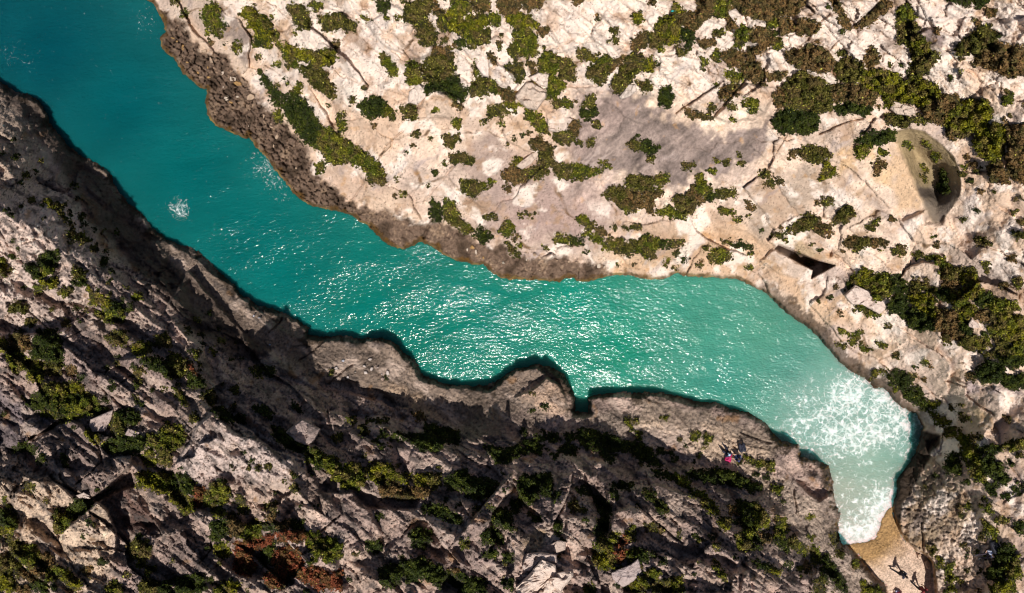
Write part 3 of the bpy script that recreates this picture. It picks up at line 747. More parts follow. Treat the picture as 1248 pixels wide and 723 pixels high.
'J':(936,0,3,"""o 60 310 120 260 200 290 240 340 230 400 180 410 100 400 60 380
d 20 440 40 410 90 400 180 410 185 470 150 490 100 480 60 490 25 470
b 20 350 60 310 70 370 40 400
b 70 195 150 165 215 190 240 230 220 260 120 250 70 220
d 240 390 310 365 320 410 260 415
d 315 400 350 370 380 400 350 425
o 240 250 290 210 340 240 360 280 330 300 260 290
y 340 260 400 260 470 270 480 330 430 350 400 340 340 310
y 430 340 480 300 560 290 620 320 640 370 560 390 520 370 430 390
b 560 400 620 350 690 350 700 400 640 450 580 440
y 640 400 700 370 740 370 800 370 820 410 800 450 760 480 700 490 640 460
b 650 460 740 480 710 505 660 500
b 230 310 330 310 400 340 380 385 300 370 240 370
b 380 175 410 215 380 250 345 235
g 480 30 510 20 540 60 520 120 475 90
o 475 90 540 80 550 130 530 160 480 160
y 500 150 550 130 590 160 580 200 540 190
o 530 190 580 190 625 200 600 240 560 280 520 290 530 230
b 320 100 400 30 420 0 450 10 430 40 340 105
b 230 0 250 0 290 70 300 100 280 110 260 60
o 690 180 760 110 800 90 830 130 830 180 770 200 750 190 700 200
b 750 230 830 150 900 170 936 180 936 270 880 280 830 250
d 660 0 740 0 740 20 720 15
d 745 0 810 0 790 25 760 25
b 800 35 830 40 825 55 800 50
y 750 520 770 460 830 450 870 470 860 560 820 590 770 560
b 870 460 936 460 950 560 880 560
b 870 560 936 560 936 670 890 650
b 800 610 850 590 880 670 820 660
o 110 555 150 535 210 545 230 570 180 598 130 580
y 215 590 255 635 190 660 200 630
d 320 520 350 490 400 480 465 480 460 510 400 530 360 520
g 320 530 380 530 360 570 330 580
b 400 590 430 600 400 635 385 620
o 430 420 500 420 530 440 500 465 440 450
g 540 430 600 430 580 450 550 450
g 860 355 890 350 890 375 865 380
b 80 555 100 555 98 575 80 575
d 0 110 30 120 25 150 0 160
y 20 145 45 150 45 170 25 175"""),
'L':(924,145,K,"""o 390 485 440 480 450 500 430 530 400 520
o 440 640 500 560 540 525 580 555 580 590 540 625
o 175 695 240 620 310 575 370 600 370 640 280 680
b 340 670 380 640 430 650 450 690 420 715 380 700
o 10 320 60 315 85 350 20 355
o 35 400 60 370 105 400 80 415
b 115 365 145 365 145 390 120 392
o 660 650 690 650 700 670 665 680
g 690 630 720 620 722 638 700 642
g 740 190 790 200 780 220 745 215
o 85 705 150 705 140 723 85 723
b 350 500 372 500 365 520 350 515"""),
'M':(1086,145,K,"""g 75 140 100 140 130 170 110 183
y 185 290 215 295 220 320 195 310
y 180 350 215 360 210 380
g 185 130 205 135 240 175 225 180
g 245 200 290 220 300 240 270 255
d 300 300 320 320 345 400 345 450 300 450 275 420 300 370
g 430 285 455 290 450 308
o 415 325 450 330 430 345
o 495 310 550 300 530 322
d 465 370 495 370 480 388
b 525 440 555 435 535 455
d 505 545 535 555 515 566
o 730 560 765 560 745 577
o 770 620 808 615 808 640 780 635
o 750 690 808 690 808 712 760 712
o 425 610 460 610 440 622
b 480 275 520 270 520 290 490 290"""),
'N':(1000,290,K,"""b 140 35 180 0 225 0 215 50 180 60
o 225 10 300 0 300 50 240 65 200 78 215 45
b 305 30 350 10 400 25 385 45 330 50
o 435 80 480 42 520 60 520 90 480 107
o 560 100 600 90 625 110 590 125
g 640 115 670 110 680 125 650 130
g 695 120 720 105 780 165 790 185 725 210 740 190 700 150
o 725 210 790 180 860 190 850 240 790 260 740 250
y 850 210 920 220 960 250 960 290 900 310 850 280
b 740 250 800 260 850 290 790 310 740 290
y 190 240 260 190 310 210 320 270 290 310 240 300 195 270
g 300 290 320 230 400 220 430 250 420 340 340 385 310 350
d 420 240 480 235 530 290 535 330 480 350 420 330
o 540 290 560 250 600 250 610 310 570 340 540 330
o 610 290 640 250 660 290 720 310 700 340 640 330
d 400 430 430 370 480 350 530 360 540 430 480 470 430 450
y 540 350 640 340 690 360 690 430 620 440 560 410
y 620 430 690 430 740 440 700 490 640 480
d 500 480 560 430 640 460 690 500 690 560 600 560 560 545
b 690 490 740 440 820 450 850 540 780 560 700 560
b 730 560 840 550 870 600 810 620 760 600
d 700 310 790 310 800 380 700 380
g 790 320 870 330 900 400 820 430 780 380
y 850 300 960 290 1000 330 940 370 870 340
y 820 430 900 400 960 430 900 500 850 510
d 960 340 1040 330 1060 390 990 420 930 390
g 1000 410 1060 380 1110 380 1190 400 1210 430 1140 470 1060 460
b 950 440 1050 440 1070 510 990 510 940 480
y 1080 480 1150 460 1237 480 1237 540 1160 560 1090 540
g 1010 540 1090 520 1130 580 1060 610 1020 580
y 1130 570 1237 540 1237 640 1180 650 1130 620
o 1060 620 1130 620 1160 700 1100 723 1070 670
g 1170 660 1237 650 1237 723 1160 723
o 840 640 870 600 940 590 960 650 930 680 870 670
y 940 620 1020 610 1030 650 970 690 940 670
d 830 500 900 520 920 590 860 580 830 540
o 750 610 790 620 780 640 755 630
g 215 410 250 405 360 465 320 480 240 440
d 160 270 190 265 190 300 165 310
o 935 0 1000 0 1037 40 960 45
b 1145 115 1180 110 1180 145 1150 135
o 1180 250 1220 240 1220 275 1185 275
b 1090 285 1130 275 1155 295 1110 310
o 980 155 1030 155 1000 172
g 1000 195 1025 205 1010 215
g 120 560 145 560 140 585
g 165 590 230 580 245 610 210 625
g 170 630 220 635 220 660
g 230 565 262 575 250 590
g 345 630 400 655 380 665
g 245 655 310 680 290 695 250 680
o 1000 690 1060 700 1080 723 1000 723
o 880 190 940 190 940 205 890 205
b 810 605 850 605 840 625
o 440 700 465 700 465 720 445 720
b 105 445 130 450 125 465"""),
'O':(1040,435,K,"""d 745 80 800 35 870 30 915 60 915 120 870 150 800 160 750 120
d 920 110 1037 120 1037 190 960 190 900 165
d 865 0 1037 0 1037 40 960 65 900 30
b 690 110 720 108 725 145 695 140
d 210 100 260 75 340 110 360 160 300 200 240 170 205 130
d 300 190 390 180 430 240 460 300 450 325 400 300 320 250
g 460 280 520 275 520 300 470 315
g 105 130 130 85 155 90 130 120
g 340 100 385 110 350 118
g 160 80 200 90 190 110
g 460 335 500 340 560 370 540 420 500 400
g 560 400 590 400 580 415 560 412
g 560 430 620 430 640 490 600 490 550 480
g 640 460 700 480 680 540 640 510
o 640 340 700 365 710 390 670 390
o 720 470 780 480 770 505 720 500
g 650 550 700 500 760 550 750 620 690 620 650 590
d 770 600 840 600 900 660 930 723 800 723 770 660
g 690 630 760 620 790 723 720 723
d 790 540 880 540 900 560 860 590 780 580
g 900 540 940 520 1037 500 1037 560 960 570
d 550 670 570 600 600 580 640 610 650 660 655 710 600 715 560 700
b 915 360 950 370 945 395
d 940 630 970 655 950 665
o 590 300 615 310 610 325
o 640 290 665 295 655 305
b 400 130 440 130 430 145
g 240 170 265 200 255 210"""),
'Q':(1040,578,K,"""d 860 0 930 0 950 40 920 65 880 60
d 800 60 860 60 860 110 840 125 805 90
g 745 0 800 0 800 50 760 40
g 770 190 830 185 845 240 810 230
g 780 280 820 300 880 350 870 400 820 350 790 310
g 780 140 810 140 810 160 785 160
d 980 300 1037 295 1037 370 990 350
d 850 540 850 480 900 430 970 440 980 500 920 550
d 800 600 850 550 930 560 920 640 850 650 810 630
g 930 540 1000 500 1000 560 1020 620 960 640 920 600
y 830 680 860 660 960 650 1000 723 830 723
g 505 510 540 520 545 560 515 560
g 550 570 580 550 610 540 600 590 560 600
g 570 600 600 590 630 650 600 660 560 640
g 565 665 620 690 620 723 580 700
o 450 440 500 440 505 480 470 485
g 735 465 770 460 750 480
g 683 200 700 170 715 190 690 220
d 1005 50 1037 50 1037 75 1010 75
d 975 85 1010 90 1010 120 980 115
d 905 120 945 125 940 148 910 145
y 55 650 90 680 110 723 60 723
g 110 680 150 690 180 723 120 723
g 5 530 20 530 22 575 8 570
g 635 650 660 655 655 670
o 650 430 685 430 680 445
g 890 260 940 280 930 300 900 300"""),
'S':(860,578,K,"""d 200 160 300 180 300 250 220 260 190 220
g 300 180 360 220 385 280 370 330 300 330 290 260
d 220 265 290 270 290 330 220 320 180 290
b 140 200 200 180 200 250 150 250
y 80 270 150 270 140 330 120 340 80 310
g 190 370 240 330 300 350 290 440 240 460 200 440
b 330 360 380 370 390 410 340 420
d 300 370 340 400 330 450 300 450
g 430 260 480 270 500 340 480 390 420 380
o 505 400 530 375 560 400 565 430 535 455 505 435
d 420 390 500 400 500 470 450 450 410 410
g 565 440 590 420 625 460 600 495 570 480
g 650 440 690 455 695 490 670 560 650 520
g 620 370 655 385 650 400
d 700 500 740 495 800 590 850 660 855 723 820 700 780 650 720 630 700 560
o 670 640 720 630 730 680 720 723 665 723
o 755 370 800 360 815 410 780 430
o 795 455 830 460 830 510 800 490
g 405 85 435 65 465 90 440 115
b 600 520 640 560 640 590 610 600
g 560 560 590 570 580 615
d 480 545 520 540 510 580
y 0 150 50 180 80 220 60 245 10 210
d 0 0 120 0 140 60 60 60 0 30
d 130 0 200 0 260 40 240 70 180 60 130 40
d 270 60 340 70 330 95 265 90
d 290 530 400 560 400 585 330 570
y 390 570 460 590 440 610 400 600
g 955 650 1020 690 1030 723 970 700
g 50 520 80 560 60 570 48 550
g 75 570 130 610 120 650 80 610
g 900 525 920 530 915 570 900 560
g 625 245 655 250 640 275 620 270
g 45 430 80 425 80 455 50 450"""),
'W':(780,480,K,"""d 0 300 60 330 100 400 60 430 0 380
d 280 480 380 460 400 530 300 500
d 400 465 500 455 560 480 540 550 400 530
d 560 480 640 510 680 560 640 580 560 550
d 660 540 740 560 700 590 650 580
d 80 460 160 470 210 500 180 520 110 490
g 210 490 260 500 310 530 310 560 230 550
g 315 240 345 235 360 255 325 285
g 400 245 425 265 400 330 388 328
g 690 410 770 415 765 445 720 450
g 770 415 810 420 805 460 780 480
g 640 380 665 395 650 405
g 805 560 860 570 845 605
g 130 140 175 140 160 158
g 300 570 400 610 380 640 310 610
y 380 620 420 640 460 700 420 720 370 660
d 20 590 90 600 100 640 50 640
d 90 640 140 660 170 723 120 720
d 105 335 135 330 145 355 115 365
g 345 362 365 365 360 385"""),
'Y':(600,435,K,"""d 520 440 620 450 640 520 580 560 520 500
d 630 460 740 480 760 560 680 600 620 560
d 750 490 830 520 840 570 760 570
d 680 590 745 600 740 640 700 630
d 840 520 900 520 960 580 920 630 850 590
d 940 600 1000 650 1037 660 1037 685 960 650
d 255 475 400 475 410 510 350 515 270 500
d 430 470 500 470 510 500 450 510
d 180 510 260 510 305 540 290 590 220 580
d 80 560 180 530 210 590 160 600 100 630
d 0 550 80 570 90 640 20 650 0 600
d 400 560 460 520 520 560 500 590 440 600
d 360 590 395 600 380 625
g 815 365 850 385 885 375 885 395 840 405 815 395
g 830 420 855 425 850 445
g 880 460 900 460 900 490 885 500"""),
'Z':(624,578,K,"""d 30 40 110 0 150 0 160 120 100 190 50 160
d 150 0 230 0 250 60 230 130 170 120
d 250 110 290 110 280 150 255 165
d 0 150 50 170 50 220 0 230
d 395 90 440 75 490 110 470 130 420 120
d 490 130 540 160 590 180 600 240 540 250
d 520 300 560 250 590 270 585 350 540 380 505 360
g 500 480 500 420 550 380 590 400 600 440 550 480
y 500 490 590 450 620 500 620 560 560 580 510 550
g 590 360 650 360 640 420 600 420
r 640 400 690 370 700 420 640 450
y 700 360 740 320 740 400 700 400
r 620 470 690 460 690 500 640 540
d 740 460 780 450 830 490 820 530 760 530
g 690 470 735 470 730 530 690 520
d 600 60 720 50 740 85 660 90
d 605 90 640 100 640 150 605 130
o 340 170 380 155 400 200 360 220
o 400 200 450 215 450 235 400 225
o 800 95 850 110 880 160 830 140
g 880 150 920 180 945 220 930 245 890 200
y 730 650 800 620 830 680 800 723 720 700
g 800 600 860 580 900 590 870 640 820 640
o 850 660 960 640 960 723 860 723
y 970 640 1037 620 1037 723 980 723
d 265 290 295 290 298 350 275 370 262 330
d 125 260 170 260 165 285 130 285
d 838 480 870 480 870 505 842 505
d 905 510 930 510 930 550 908 550
o 810 310 880 305 880 345 830 335
b 885 330 930 345 910 360
g 630 570 660 560 680 640 640 620
d 440 680 500 690 510 723 450 723
o 745 560 790 560 780 580 750 580"""),
'c':(416,578,K,"""g 0 0 130 0 140 60 90 90 0 80
y 140 0 200 0 250 0 240 50 170 30
b 225 90 260 40 340 50 370 90 330 130 250 135
y 260 0 420 0 400 60 330 40
y 430 30 460 0 530 20 510 80 460 80
b 330 120 400 90 520 70 540 110 470 150 350 150
o 500 0 600 0 600 60 560 90 520 70
d 500 190 580 185 640 220 620 270 560 240 500 230
d 640 220 720 260 730 300 660 290 630 270
d 630 40 700 20 800 30 790 110 700 90 650 90
d 810 30 900 30 950 60 900 130 860 150 800 120
d 425 360 470 325 540 350 545 400 500 455 440 430
d 160 410 240 410 240 470 190 480 160 450
d 925 230 1000 200 1037 220 1037 340 960 320 920 280
d 850 370 910 330 970 360 980 420 930 420 860 410
d 865 490 910 450 950 460 930 510 880 510
g 720 420 760 390 765 450 730 455
d 230 570 380 540 360 640 300 690 240 660
d 380 540 500 510 560 560 480 640 400 660
d 500 600 590 560 640 620 600 690 530 640
d 640 590 720 610 720 700 650 650
d 720 610 880 650 870 723 720 723
y 545 595 580 595 570 620
d 985 490 1037 480 1037 530 990 530
d 975 635 1037 640 1037 700 1000 690
b 655 585 710 585 700 615 660 615"""),
'e':(208,578,K,"""g 265 60 330 55 355 110 340 170 280 190 210 190 195 140 240 90
g 245 215 290 195 330 225 310 255 270 260
o 395 150 415 130 445 150 440 175 405 172
g 410 210 435 190 465 205 455 238 420 235
y 0 100 60 110 130 150 150 190 120 230 80 240 40 180 0 160
d 0 0 80 0 130 60 140 120 60 110 0 100
r 145 80 190 75 205 120 170 190 130 210 150 140
b 350 240 385 240 380 270 355 265
d 240 300 330 270 350 340 300 400 250 400
b 340 270 430 290 440 340 400 380 350 350
y 270 440 340 420 360 480 310 510 275 490
g 430 340 520 285 550 320 540 380 490 400 430 390
r 390 450 400 420 470 400 500 470 460 520 400 510
r 480 400 560 390 620 375 620 420 560 450 500 440
r 400 520 480 510 520 550 480 615 420 610 390 570
d 550 310 630 290 640 340 600 350
b 640 300 720 280 720 330 660 340
d 730 280 800 290 810 330 740 340
r 640 360 720 345 800 340 830 380 760 410 660 400
d 560 450 630 420 620 500 570 560 550 520
r 630 470 720 440 790 480 780 540 700 560 620 540
r 700 510 790 500 800 570 750 620 700 590
r 570 620 640 570 700 600 690 670 620 690 580 660
g 820 350 900 360 920 430 880 530 840 450
g 920 390 1000 400 1037 440 1037 500 950 540 900 480
r 780 620 800 570 860 560 870 640 820 660
r 870 570 950 600 960 680 900 700 860 660
r 950 620 1037 590 1037 700 970 690
d 30 640 150 610 200 630 210 700 150 723 30 723
y 270 700 320 655 420 670 380 723 270 723
o 730 80 760 65 780 90 755 115
b 590 240 620 235 625 290 600 300
o 570 185 595 180 595 210 575 210
g 600 190 635 170 640 220 610 225
d 640 620 690 660 720 650 690 680"""),
'f':(0,578,K,"""d 410 210 460 160 550 150 555 190 510 240 440 270 410 260
g 330 250 400 240 430 280 380 350 340 350
d 0 220 60 220 110 260 100 310 40 320 0 300
y 0 320 80 310 70 360 0 360
o 770 430 830 400 890 410 920 460 880 510 800 510
y 830 520 880 515 885 560 840 560
o 60 380 150 440 130 500 70 500
g 140 440 220 440 250 500 200 560 110 540
o 0 500 70 510 120 560 60 600 0 600
b 220 490 300 490 330 560 260 580
g 280 590 330 560 400 580 440 610 380 640 290 640
b 110 600 200 570 270 600 200 650
y 0 620 60 610 100 680 60 710 0 700
y 400 640 440 620 490 670 480 700 420 710
d 200 660 290 650 280 723 190 700
b 110 680 190 690 180 723 110 723
y 830 70 880 20 960 30 1000 80 960 95 900 80
g 880 0 1037 0 1037 110 990 90 950 20
g 650 680 700 650 750 700 740 723 650 723
g 880 560 940 560 940 600 890 610
o 840 680 890 640 960 660 960 723 850 723
d 960 660 1037 650 1037 723 970 723
o 160 50 200 60 190 105 150 90
g 20 140 40 180 60 200 45 205 15 170
b 500 580 550 560 540 620 510 610"""),
'h':(0,480,K,"""d 200 0 300 0 300 60 230 90 190 60
g 300 0 400 0 430 80 360 120 310 80
d 400 0 520 0 560 40 520 90 430 80
d 530 30 600 80 660 100 600 130 520 110
g 340 110 400 100 480 140 380 175 335 140
y 250 90 330 110 330 140 260 130
o 660 200 670 150 720 140 760 190 740 230 680 240
d 690 120 740 95 820 100 850 150 810 190 750 170
y 520 220 560 220 600 260 620 300 560 290 520 250
d 620 320 700 250 760 270 750 360 650 350
d 760 240 840 250 880 280 860 350 770 370
g 880 300 900 250 960 260 960 330
g 970 240 1020 180 1037 200 1037 330 970 320
y 830 500 900 470 930 530 880 560
y 930 530 980 540 1037 570 1037 600 960 600
g 860 370 920 340 950 420 900 440
o 960 340 1037 340 1037 440 970 420
d 80 350 110 310 160 300 150 340
d 170 300 220 330 220 370 170 350
d 225 385 260 378 275 410 245 430
d 380 370 410 390 400 440 380 420"""),
'j':(0,380,K,"""d 240 110 340 110 370 180 350 220 240 210 200 180
d 190 210 270 220 280 280 200 280
d 280 230 370 220 380 290 330 310 280 290
b 60 150 110 130 170 150 190 220 120 240 60 200
g 40 260 110 240 170 290 150 350 90 370 50 300
y 160 310 220 290 260 360 240 430 180 420
o 250 310 370 320 360 380 270 380
y 0 160 40 170 40 230 0 240
o 240 440 330 440 330 500 260 500
y 340 440 440 430 510 460 500 500 430 500 340 520
g 430 540 530 495 590 540 600 600 540 630 440 610
d 300 530 400 530 420 610 350 650 310 600
d 150 560 290 550 320 600 200 590
g 585 0 740 0 750 60 690 60 640 60
o 645 160 700 120 760 120 770 180 760 210 680 190
y 800 200 850 180 910 190 920 240 870 270 820 250
o 945 150 1000 130 1037 160 1037 210 950 200
d 860 300 920 270 960 290 960 360 900 330
d 970 300 1037 290 1037 400 960 360
o 815 360 860 340 880 370 840 400
d 478 395 510 390 512 418 485 420
o 380 55 415 50 415 85 385 85
o 160 50 205 50 210 80 165 80
b 400 340 460 335 460 380 410 380"""),
'l':(0,235,K,"""y 270 50 300 45 340 70 330 90 300 80
o 340 70 385 80 380 120 400 160 370 150 345 110
y 395 155 430 180 455 210 440 230 420 200
o 415 260 450 240 470 270 430 305
g 480 250 510 245 525 290 490 310
d 230 430 270 370 350 345 360 400 340 440 260 450
d 150 430 220 435 250 520 190 500 160 470
g 240 460 320 450 310 490 250 510
y 250 545 345 520 345 570 260 580
g 210 560 245 570 250 600 225 625
g 350 600 430 575 450 600 390 635
o 440 450 520 480 510 520 450 520
d 480 500 520 560 480 560 440 540
y 540 570 560 600 600 620 590 680 550 680
y 600 630 660 640 680 690 620 700
d 670 660 740 670 740 723 660 723
o 60 690 110 665 170 700 150 723 60 723
y 0 400 30 410 40 450 0 450
g 0 455 60 470 20 510 0 500
o 550 325 590 320 595 350 560 355
g 800 630 850 610 860 640 820 655
o 175 35 210 35 205 55 180 55
d 480 135 510 135 510 165 485 160
d 615 400 650 400 650 440 620 440
d 775 680 800 680 800 715 775 715"""),
'm':(208,435,K,"""o 0 0 90 20 110 80 60 130 0 110
r 90 20 150 80 160 110 110 80
d 110 90 170 130 210 170 190 190 110 180
g 20 200 40 180 100 290 60 270
o 190 230 250 200 275 250 260 290 220 280
g 490 80 520 50 560 80 550 120 510 110
d 250 330 300 300 370 350 380 400 320 380
d 390 350 450 350 440 390 400 385
d 510 300 560 300 620 340 580 355 520 330
g 0 415 60 420 85 490 60 550 0 560
d 620 430 690 460 740 510 720 560 640 500
d 740 520 820 550 800 580 730 560
g 810 590 870 545 920 580 880 650 830 640
g 930 600 980 600 1037 640 1037 723 960 690 900 660
o 370 200 410 170 410 220 385 220
o 110 370 150 340 165 370 130 395
g 990 480 1037 470 1037 500 1000 515
d 570 60 620 60 640 100 590 120
d 740 260 800 340 780 340 740 290"""),
'n':(208,300,K,"""g 130 630 180 640 160 680
g 240 620 280 640 260 660
y 0 640 70 680 60 723 0 723
o 70 690 130 723 60 730
o 90 500 120 495 120 530 95 530
g 300 570 330 575 325 590 300 588"""),
'p':(400,400,K,"""g 115 550 140 530 170 560 150 585
o 180 600 240 590 240 640 200 640
d 490 660 560 640 600 650 600 723 520 700
d 610 645 680 650 700 723 620 723
d 590 580 650 590 660 640 640 640 590 610
d 660 600 720 610 730 640 670 640
g 730 620 790 630 770 690 740 680
o 35 650 75 650 60 680
g 240 550 270 555 260 575 240 570
b 520 520 560 510 590 550 540 560
o 340 545 360 545 360 570 345 565
d 310 620 345 625 350 660 315 655
d 380 640 420 640 430 680 390 680
d 440 640 480 650 480 680 445 675"""),
'q':(312,482,3,"""g 260 250 310 255 330 330 280 305
g 320 255 380 250 395 310 370 345 330 330
d 175 190 230 200 260 250 230 270 200 240
y 400 270 450 245 510 260 490 320 420 310
d 550 150 640 140 690 160 660 200 600 200
d 620 110 700 120 740 140 740 180 690 170 640 140
d 700 300 760 270 790 310 730 340
d 790 300 850 340 800 380 770 350
d 840 190 930 200 930 240 860 220
d 60 120 110 140 160 170 170 200 120 190
d 630 400 680 410 690 440 640 430"""),
}
# ------------------------------------------------------------------ shrubs
LM = [('the square pale boulder',647,117),('the grey stained rock face',790,180),('the curved quarried niche',1135,215),('the rectangular rock slot',980,315),
 ('the patch of surf',1100,470),('the pebble beach',1075,700),('the two seated people',892,557),('the notch in the lower shore',708,500),('the rounded headland',655,480),
 ('the big blocky boulder',665,700),('the rust red thicket',330,680),('the long pale diagonal slab',580,640),('the upper jagged ledge',265,90),
 ('the bulging shore rock',490,290),('the tilted dark slab block',100,560),('the pale ledge stones',450,445),('the rusty left gully',115,290),
 ('the slab beside the scrub band',1045,368),('the grey streaked triangular face',1150,35),('the sunlit corner block',105,665),('the split pale slabs',865,120),
 ('the person in white',1204,673),('the fallen square block',372,520),('the small white boulder',1100,131),('the big pale knob of rock',480,30)]
def rel_dir(dx, dy):
    a = math.degrees(math.atan2(-dy, dx)) % 360
    return ['right of','above right of','above','above left of','left of','below left of','below','below right of'][int(((a+22.5) % 360)//45)]
ORD = ['first','second','third','fourth','fifth','sixth','seventh','eighth','ninth','tenth','eleventh','twelfth','thirteenth','fourteenth']
KC = {'g':('leafy green',(.062,.074,.007),(.125,.122,.011)), 'o':('greyish olive',(.095,.082,.018),(.050,.050,.008)), 'd':('dark evergreen',(.020,.029,.005),(.042,.052,.007)),
      'y':('yellow green',(.150,.138,.008),(.070,.074,.006)), 'b':('dry brown',(.15,.088,.034),(.070,.056,.018)), 'r':('rust red',(.19,.055,.026),(.11,.055,.02))}
def parea(P): x, y = P[:,0], P[:,1]; return .5*abs(np.dot(x, np.roll(y,-1))-np.dot(y, np.roll(x,-1)))
plants = []
for key in VT:
    ox, oy, k, txt = VT[key]
    for ln in txt.split('\n'):
        t = ln.split()
        if not t: continue
        P = T(ox, oy, k, *map(float, t[1:])); c = P.mean(0)
        if dL.shape is None: continue
        plants.append([t[0], P, parea(P), c])
plants.sort(key=lambda p: -p[2])
M_leaf, nt, b = nmat('foliage'); L = nt.links.new
at = N(nt,'ShaderNodeAttribute',attribute_name='tint'); L(at.outputs['Color'], b.inputs['Base Color']); b.inputs['Roughness'].default_value = .6; b.inputs['Specular IOR Level'].default_value = .12
tr = N(nt,'ShaderNodeBsdfTranslucent'); L(at.outputs['Color'], tr.inputs[0]); ms = N(nt,'ShaderNodeMixShader'); ms.inputs[0].default_value = .22
L(b.outputs[0], ms.inputs[1]); L(tr.outputs[0], ms.inputs[2]); L(ms.outputs[0], nt.nodes['Material Output'].inputs[0])
def leaves(kind, P, area, dens=2.1, size=1.0, extra_h=1.0):
    """world-space leaf quads filling the volume over outline P"""
    x0, y0 = P.min(0)-3; x1, y1 = P.max(0)+3
    n = max(14, int((x1-x0)*(y1-y0)*dens))
    u = RNG.uniform(x0, x1, n); v = RNG.uniform(y0, y1, n)
    nz = fbm(u*.14, v*.14, 3, 301)
    d = sdf(P, u, v) + .5 + nz*4.2 + RNG.normal(0, 1.6, n)
    k = d > 0; u, v, d, nz = u[k], v[k], d[k], nz[k]
    if len(u) < 4: u = np.repeat(P.mean(0)[0], 6)+RNG.normal(0,.8,6); v = np.repeat(P.mean(0)[1],6)+RNG.normal(0,.8,6); d = np.ones(6); nz = np.zeros(6)
    n = len(u)
    f1, f2, _, _, r1, r2, r3 = worley(u/8.5, v/8.5, 13)
    g1_, g2_, _, _, q1, q2, q3 = worley(u/3.2, v/3.2, 14)
    hb = min(1.4, .16+.034*math.sqrt(area))*extra_h
    dm = np.clip(d/(2+.22*math.sqrt(area)), 0, 1); dm = np.sqrt(dm*(2-dm))
    lump = np.clip(1-1.1*f1**2, .1, 1)*(.45+.75*r1)
    z = hb*dm*lump*(1-.35*g1_)*RNG.random(n)**.35
    h = h_at(u, v) + z + .02
    X, Y, Z = ray(u, v, h)
    a1, b1, _ = KC[kind]; cA = np.array(KC[kind][1]); cB = np.array(KC[kind][2])
    t = sstep(nz*.8+(r2-.5)*.9+(q1-.5)*.5, -.25, .35)
    col = cA*(1-t[:,None]) + cB*t[:,None]
    br = sstep(fbm(u*.09, v*.09, 2, 305)+(r3-.5)*.6, .02, .32)[:,None]*(0 if kind in 'dr' else .6)
    col = col*(1-br)+np.array((.125,.082,.034))*br
    yl = (RNG.random(n) < (.06 if kind in 'gyo' else .012))[:,None]*(q2[:,None] > .4); col = np.where(yl, np.array((.30,.28,.05)), col)
    col = col*RNG.uniform(.45, 1.9, n)[:,None]
    s = RNG.uniform(.04, .085, n)*size*(1.15 if kind in 'br' else 1.0)
    nrm = RNG.normal(0, 1, (n,3)); nrm[:,2] = np.abs(nrm[:,2])+.55; nrm /= np.linalg.norm(nrm, axis=1)[:,None]
    t1 = np.cross(nrm, RNG.normal(0,1,(n,3))); t1 /= np.linalg.norm(t1, axis=1)[:,None]; t2 = np.cross(nrm, t1)
    C0 = np.stack([X,Y,Z],1); e = s[:,None]
    q = np.stack([C0-t1*e, C0+t2*e*.6, C0+t1*e, C0-t2*e*.6], 1)
    m = max(3, n//4); i_ = RNG.integers(0, n, m); i_ = i_[d[i_] > .8] if (d[i_] > .8).sum() > 2 else i_      # woody core quads, coloured dark to paint in the shrub's inner shade
    hz = h_at(u[i_], v[i_])+.35*z[i_]+.01; Cx = np.stack(ray(u[i_], v[i_], hz), 1); ev = RNG.uniform(.09,.14,len(i_))[:,None]; an = RNG.uniform(0, 6.28, len(i_))
    a1_ = np.stack([np.cos(an), np.sin(an), 0*an+.2], 1)*ev; a2_ = np.stack([-np.sin(an), np.cos(an), 0*an], 1)*ev
    q = np.concatenate([q, np.stack([Cx-a1_, Cx+a2_, Cx+a1_, Cx-a2_], 1)]); col = np.concatenate([col, np.ones((len(i_),3))*np.array((.03,.027,.012))])
    return q.reshape(-1,3), np.repeat(col, 4, 0)
def put_leaves(name, quads, cols, loc):
    n = len(quads)//4
    return mesh_np(name, quads-np.array(loc), np.arange(n*4).reshape(n,4), M_leaf, col=cols, loc=loc, smooth_=False)
NAMEK = {'g':'green_shrub','o':'olive_shrub','d':'evergreen_shrub','y':'yellow_shrub','b':'dry_shrub','r':'red_shrub'}
NB = 295
recs = []
for i, (kd, P, ar, c) in enumerate(plants[:NB]):
    q, cl = leaves(kd, P, ar); base = ray(c[0], c[1], float(h_at(c[0], c[1])))
    o = put_leaves(NAMEK[kd], q, cl, base); ex = np.ptp(P, 0)
    w_, vv = np.linalg.eigh(np.cov(P.T)); asp = math.sqrt(w_[1]/max(w_[0], .1))
    szw = 'very large' if ar > 900 else 'large' if ar > 420 else 'medium' if ar > 170 else 'small'
    shp = 'strip' if asp > 2.1 else 'mound'
    lm = min(LM, key=lambda l: (l[1]-c[0])**2+(l[2]-c[1])**2); dd = math.hypot(lm[1]-c[0], lm[2]-c[1])
    pos = ('close ' if dd < 38 else 'far ' if dd > 110 else '') + rel_dir(c[0]-lm[1], c[1]-lm[2])+' '+lm[0]
    recs.append((o, f'{szw} {KC[kd][0]} shrub {shp} {pos}', c)); o['category'] = 'shrub'; o['group'] = 'shrubs rooted in the cliff ledges and cracks'
byl = {}
for o, l, c in recs: byl.setdefault(l, []).append((c[0], o))
for l, it in byl.items():
    it.sort(key=lambda t: t[0])
    for j, (_, o) in enumerate(it):
        o['label'] = l if len(it) == 1 else l.replace(' shrub ', ' shrub ', 1)+(', leftmost' if j == 0 else ', rightmost' if j == len(it)-1 else f', {ORD[j]} from left')
        o['label'] = ' '.join(o['label'].split()[:16])
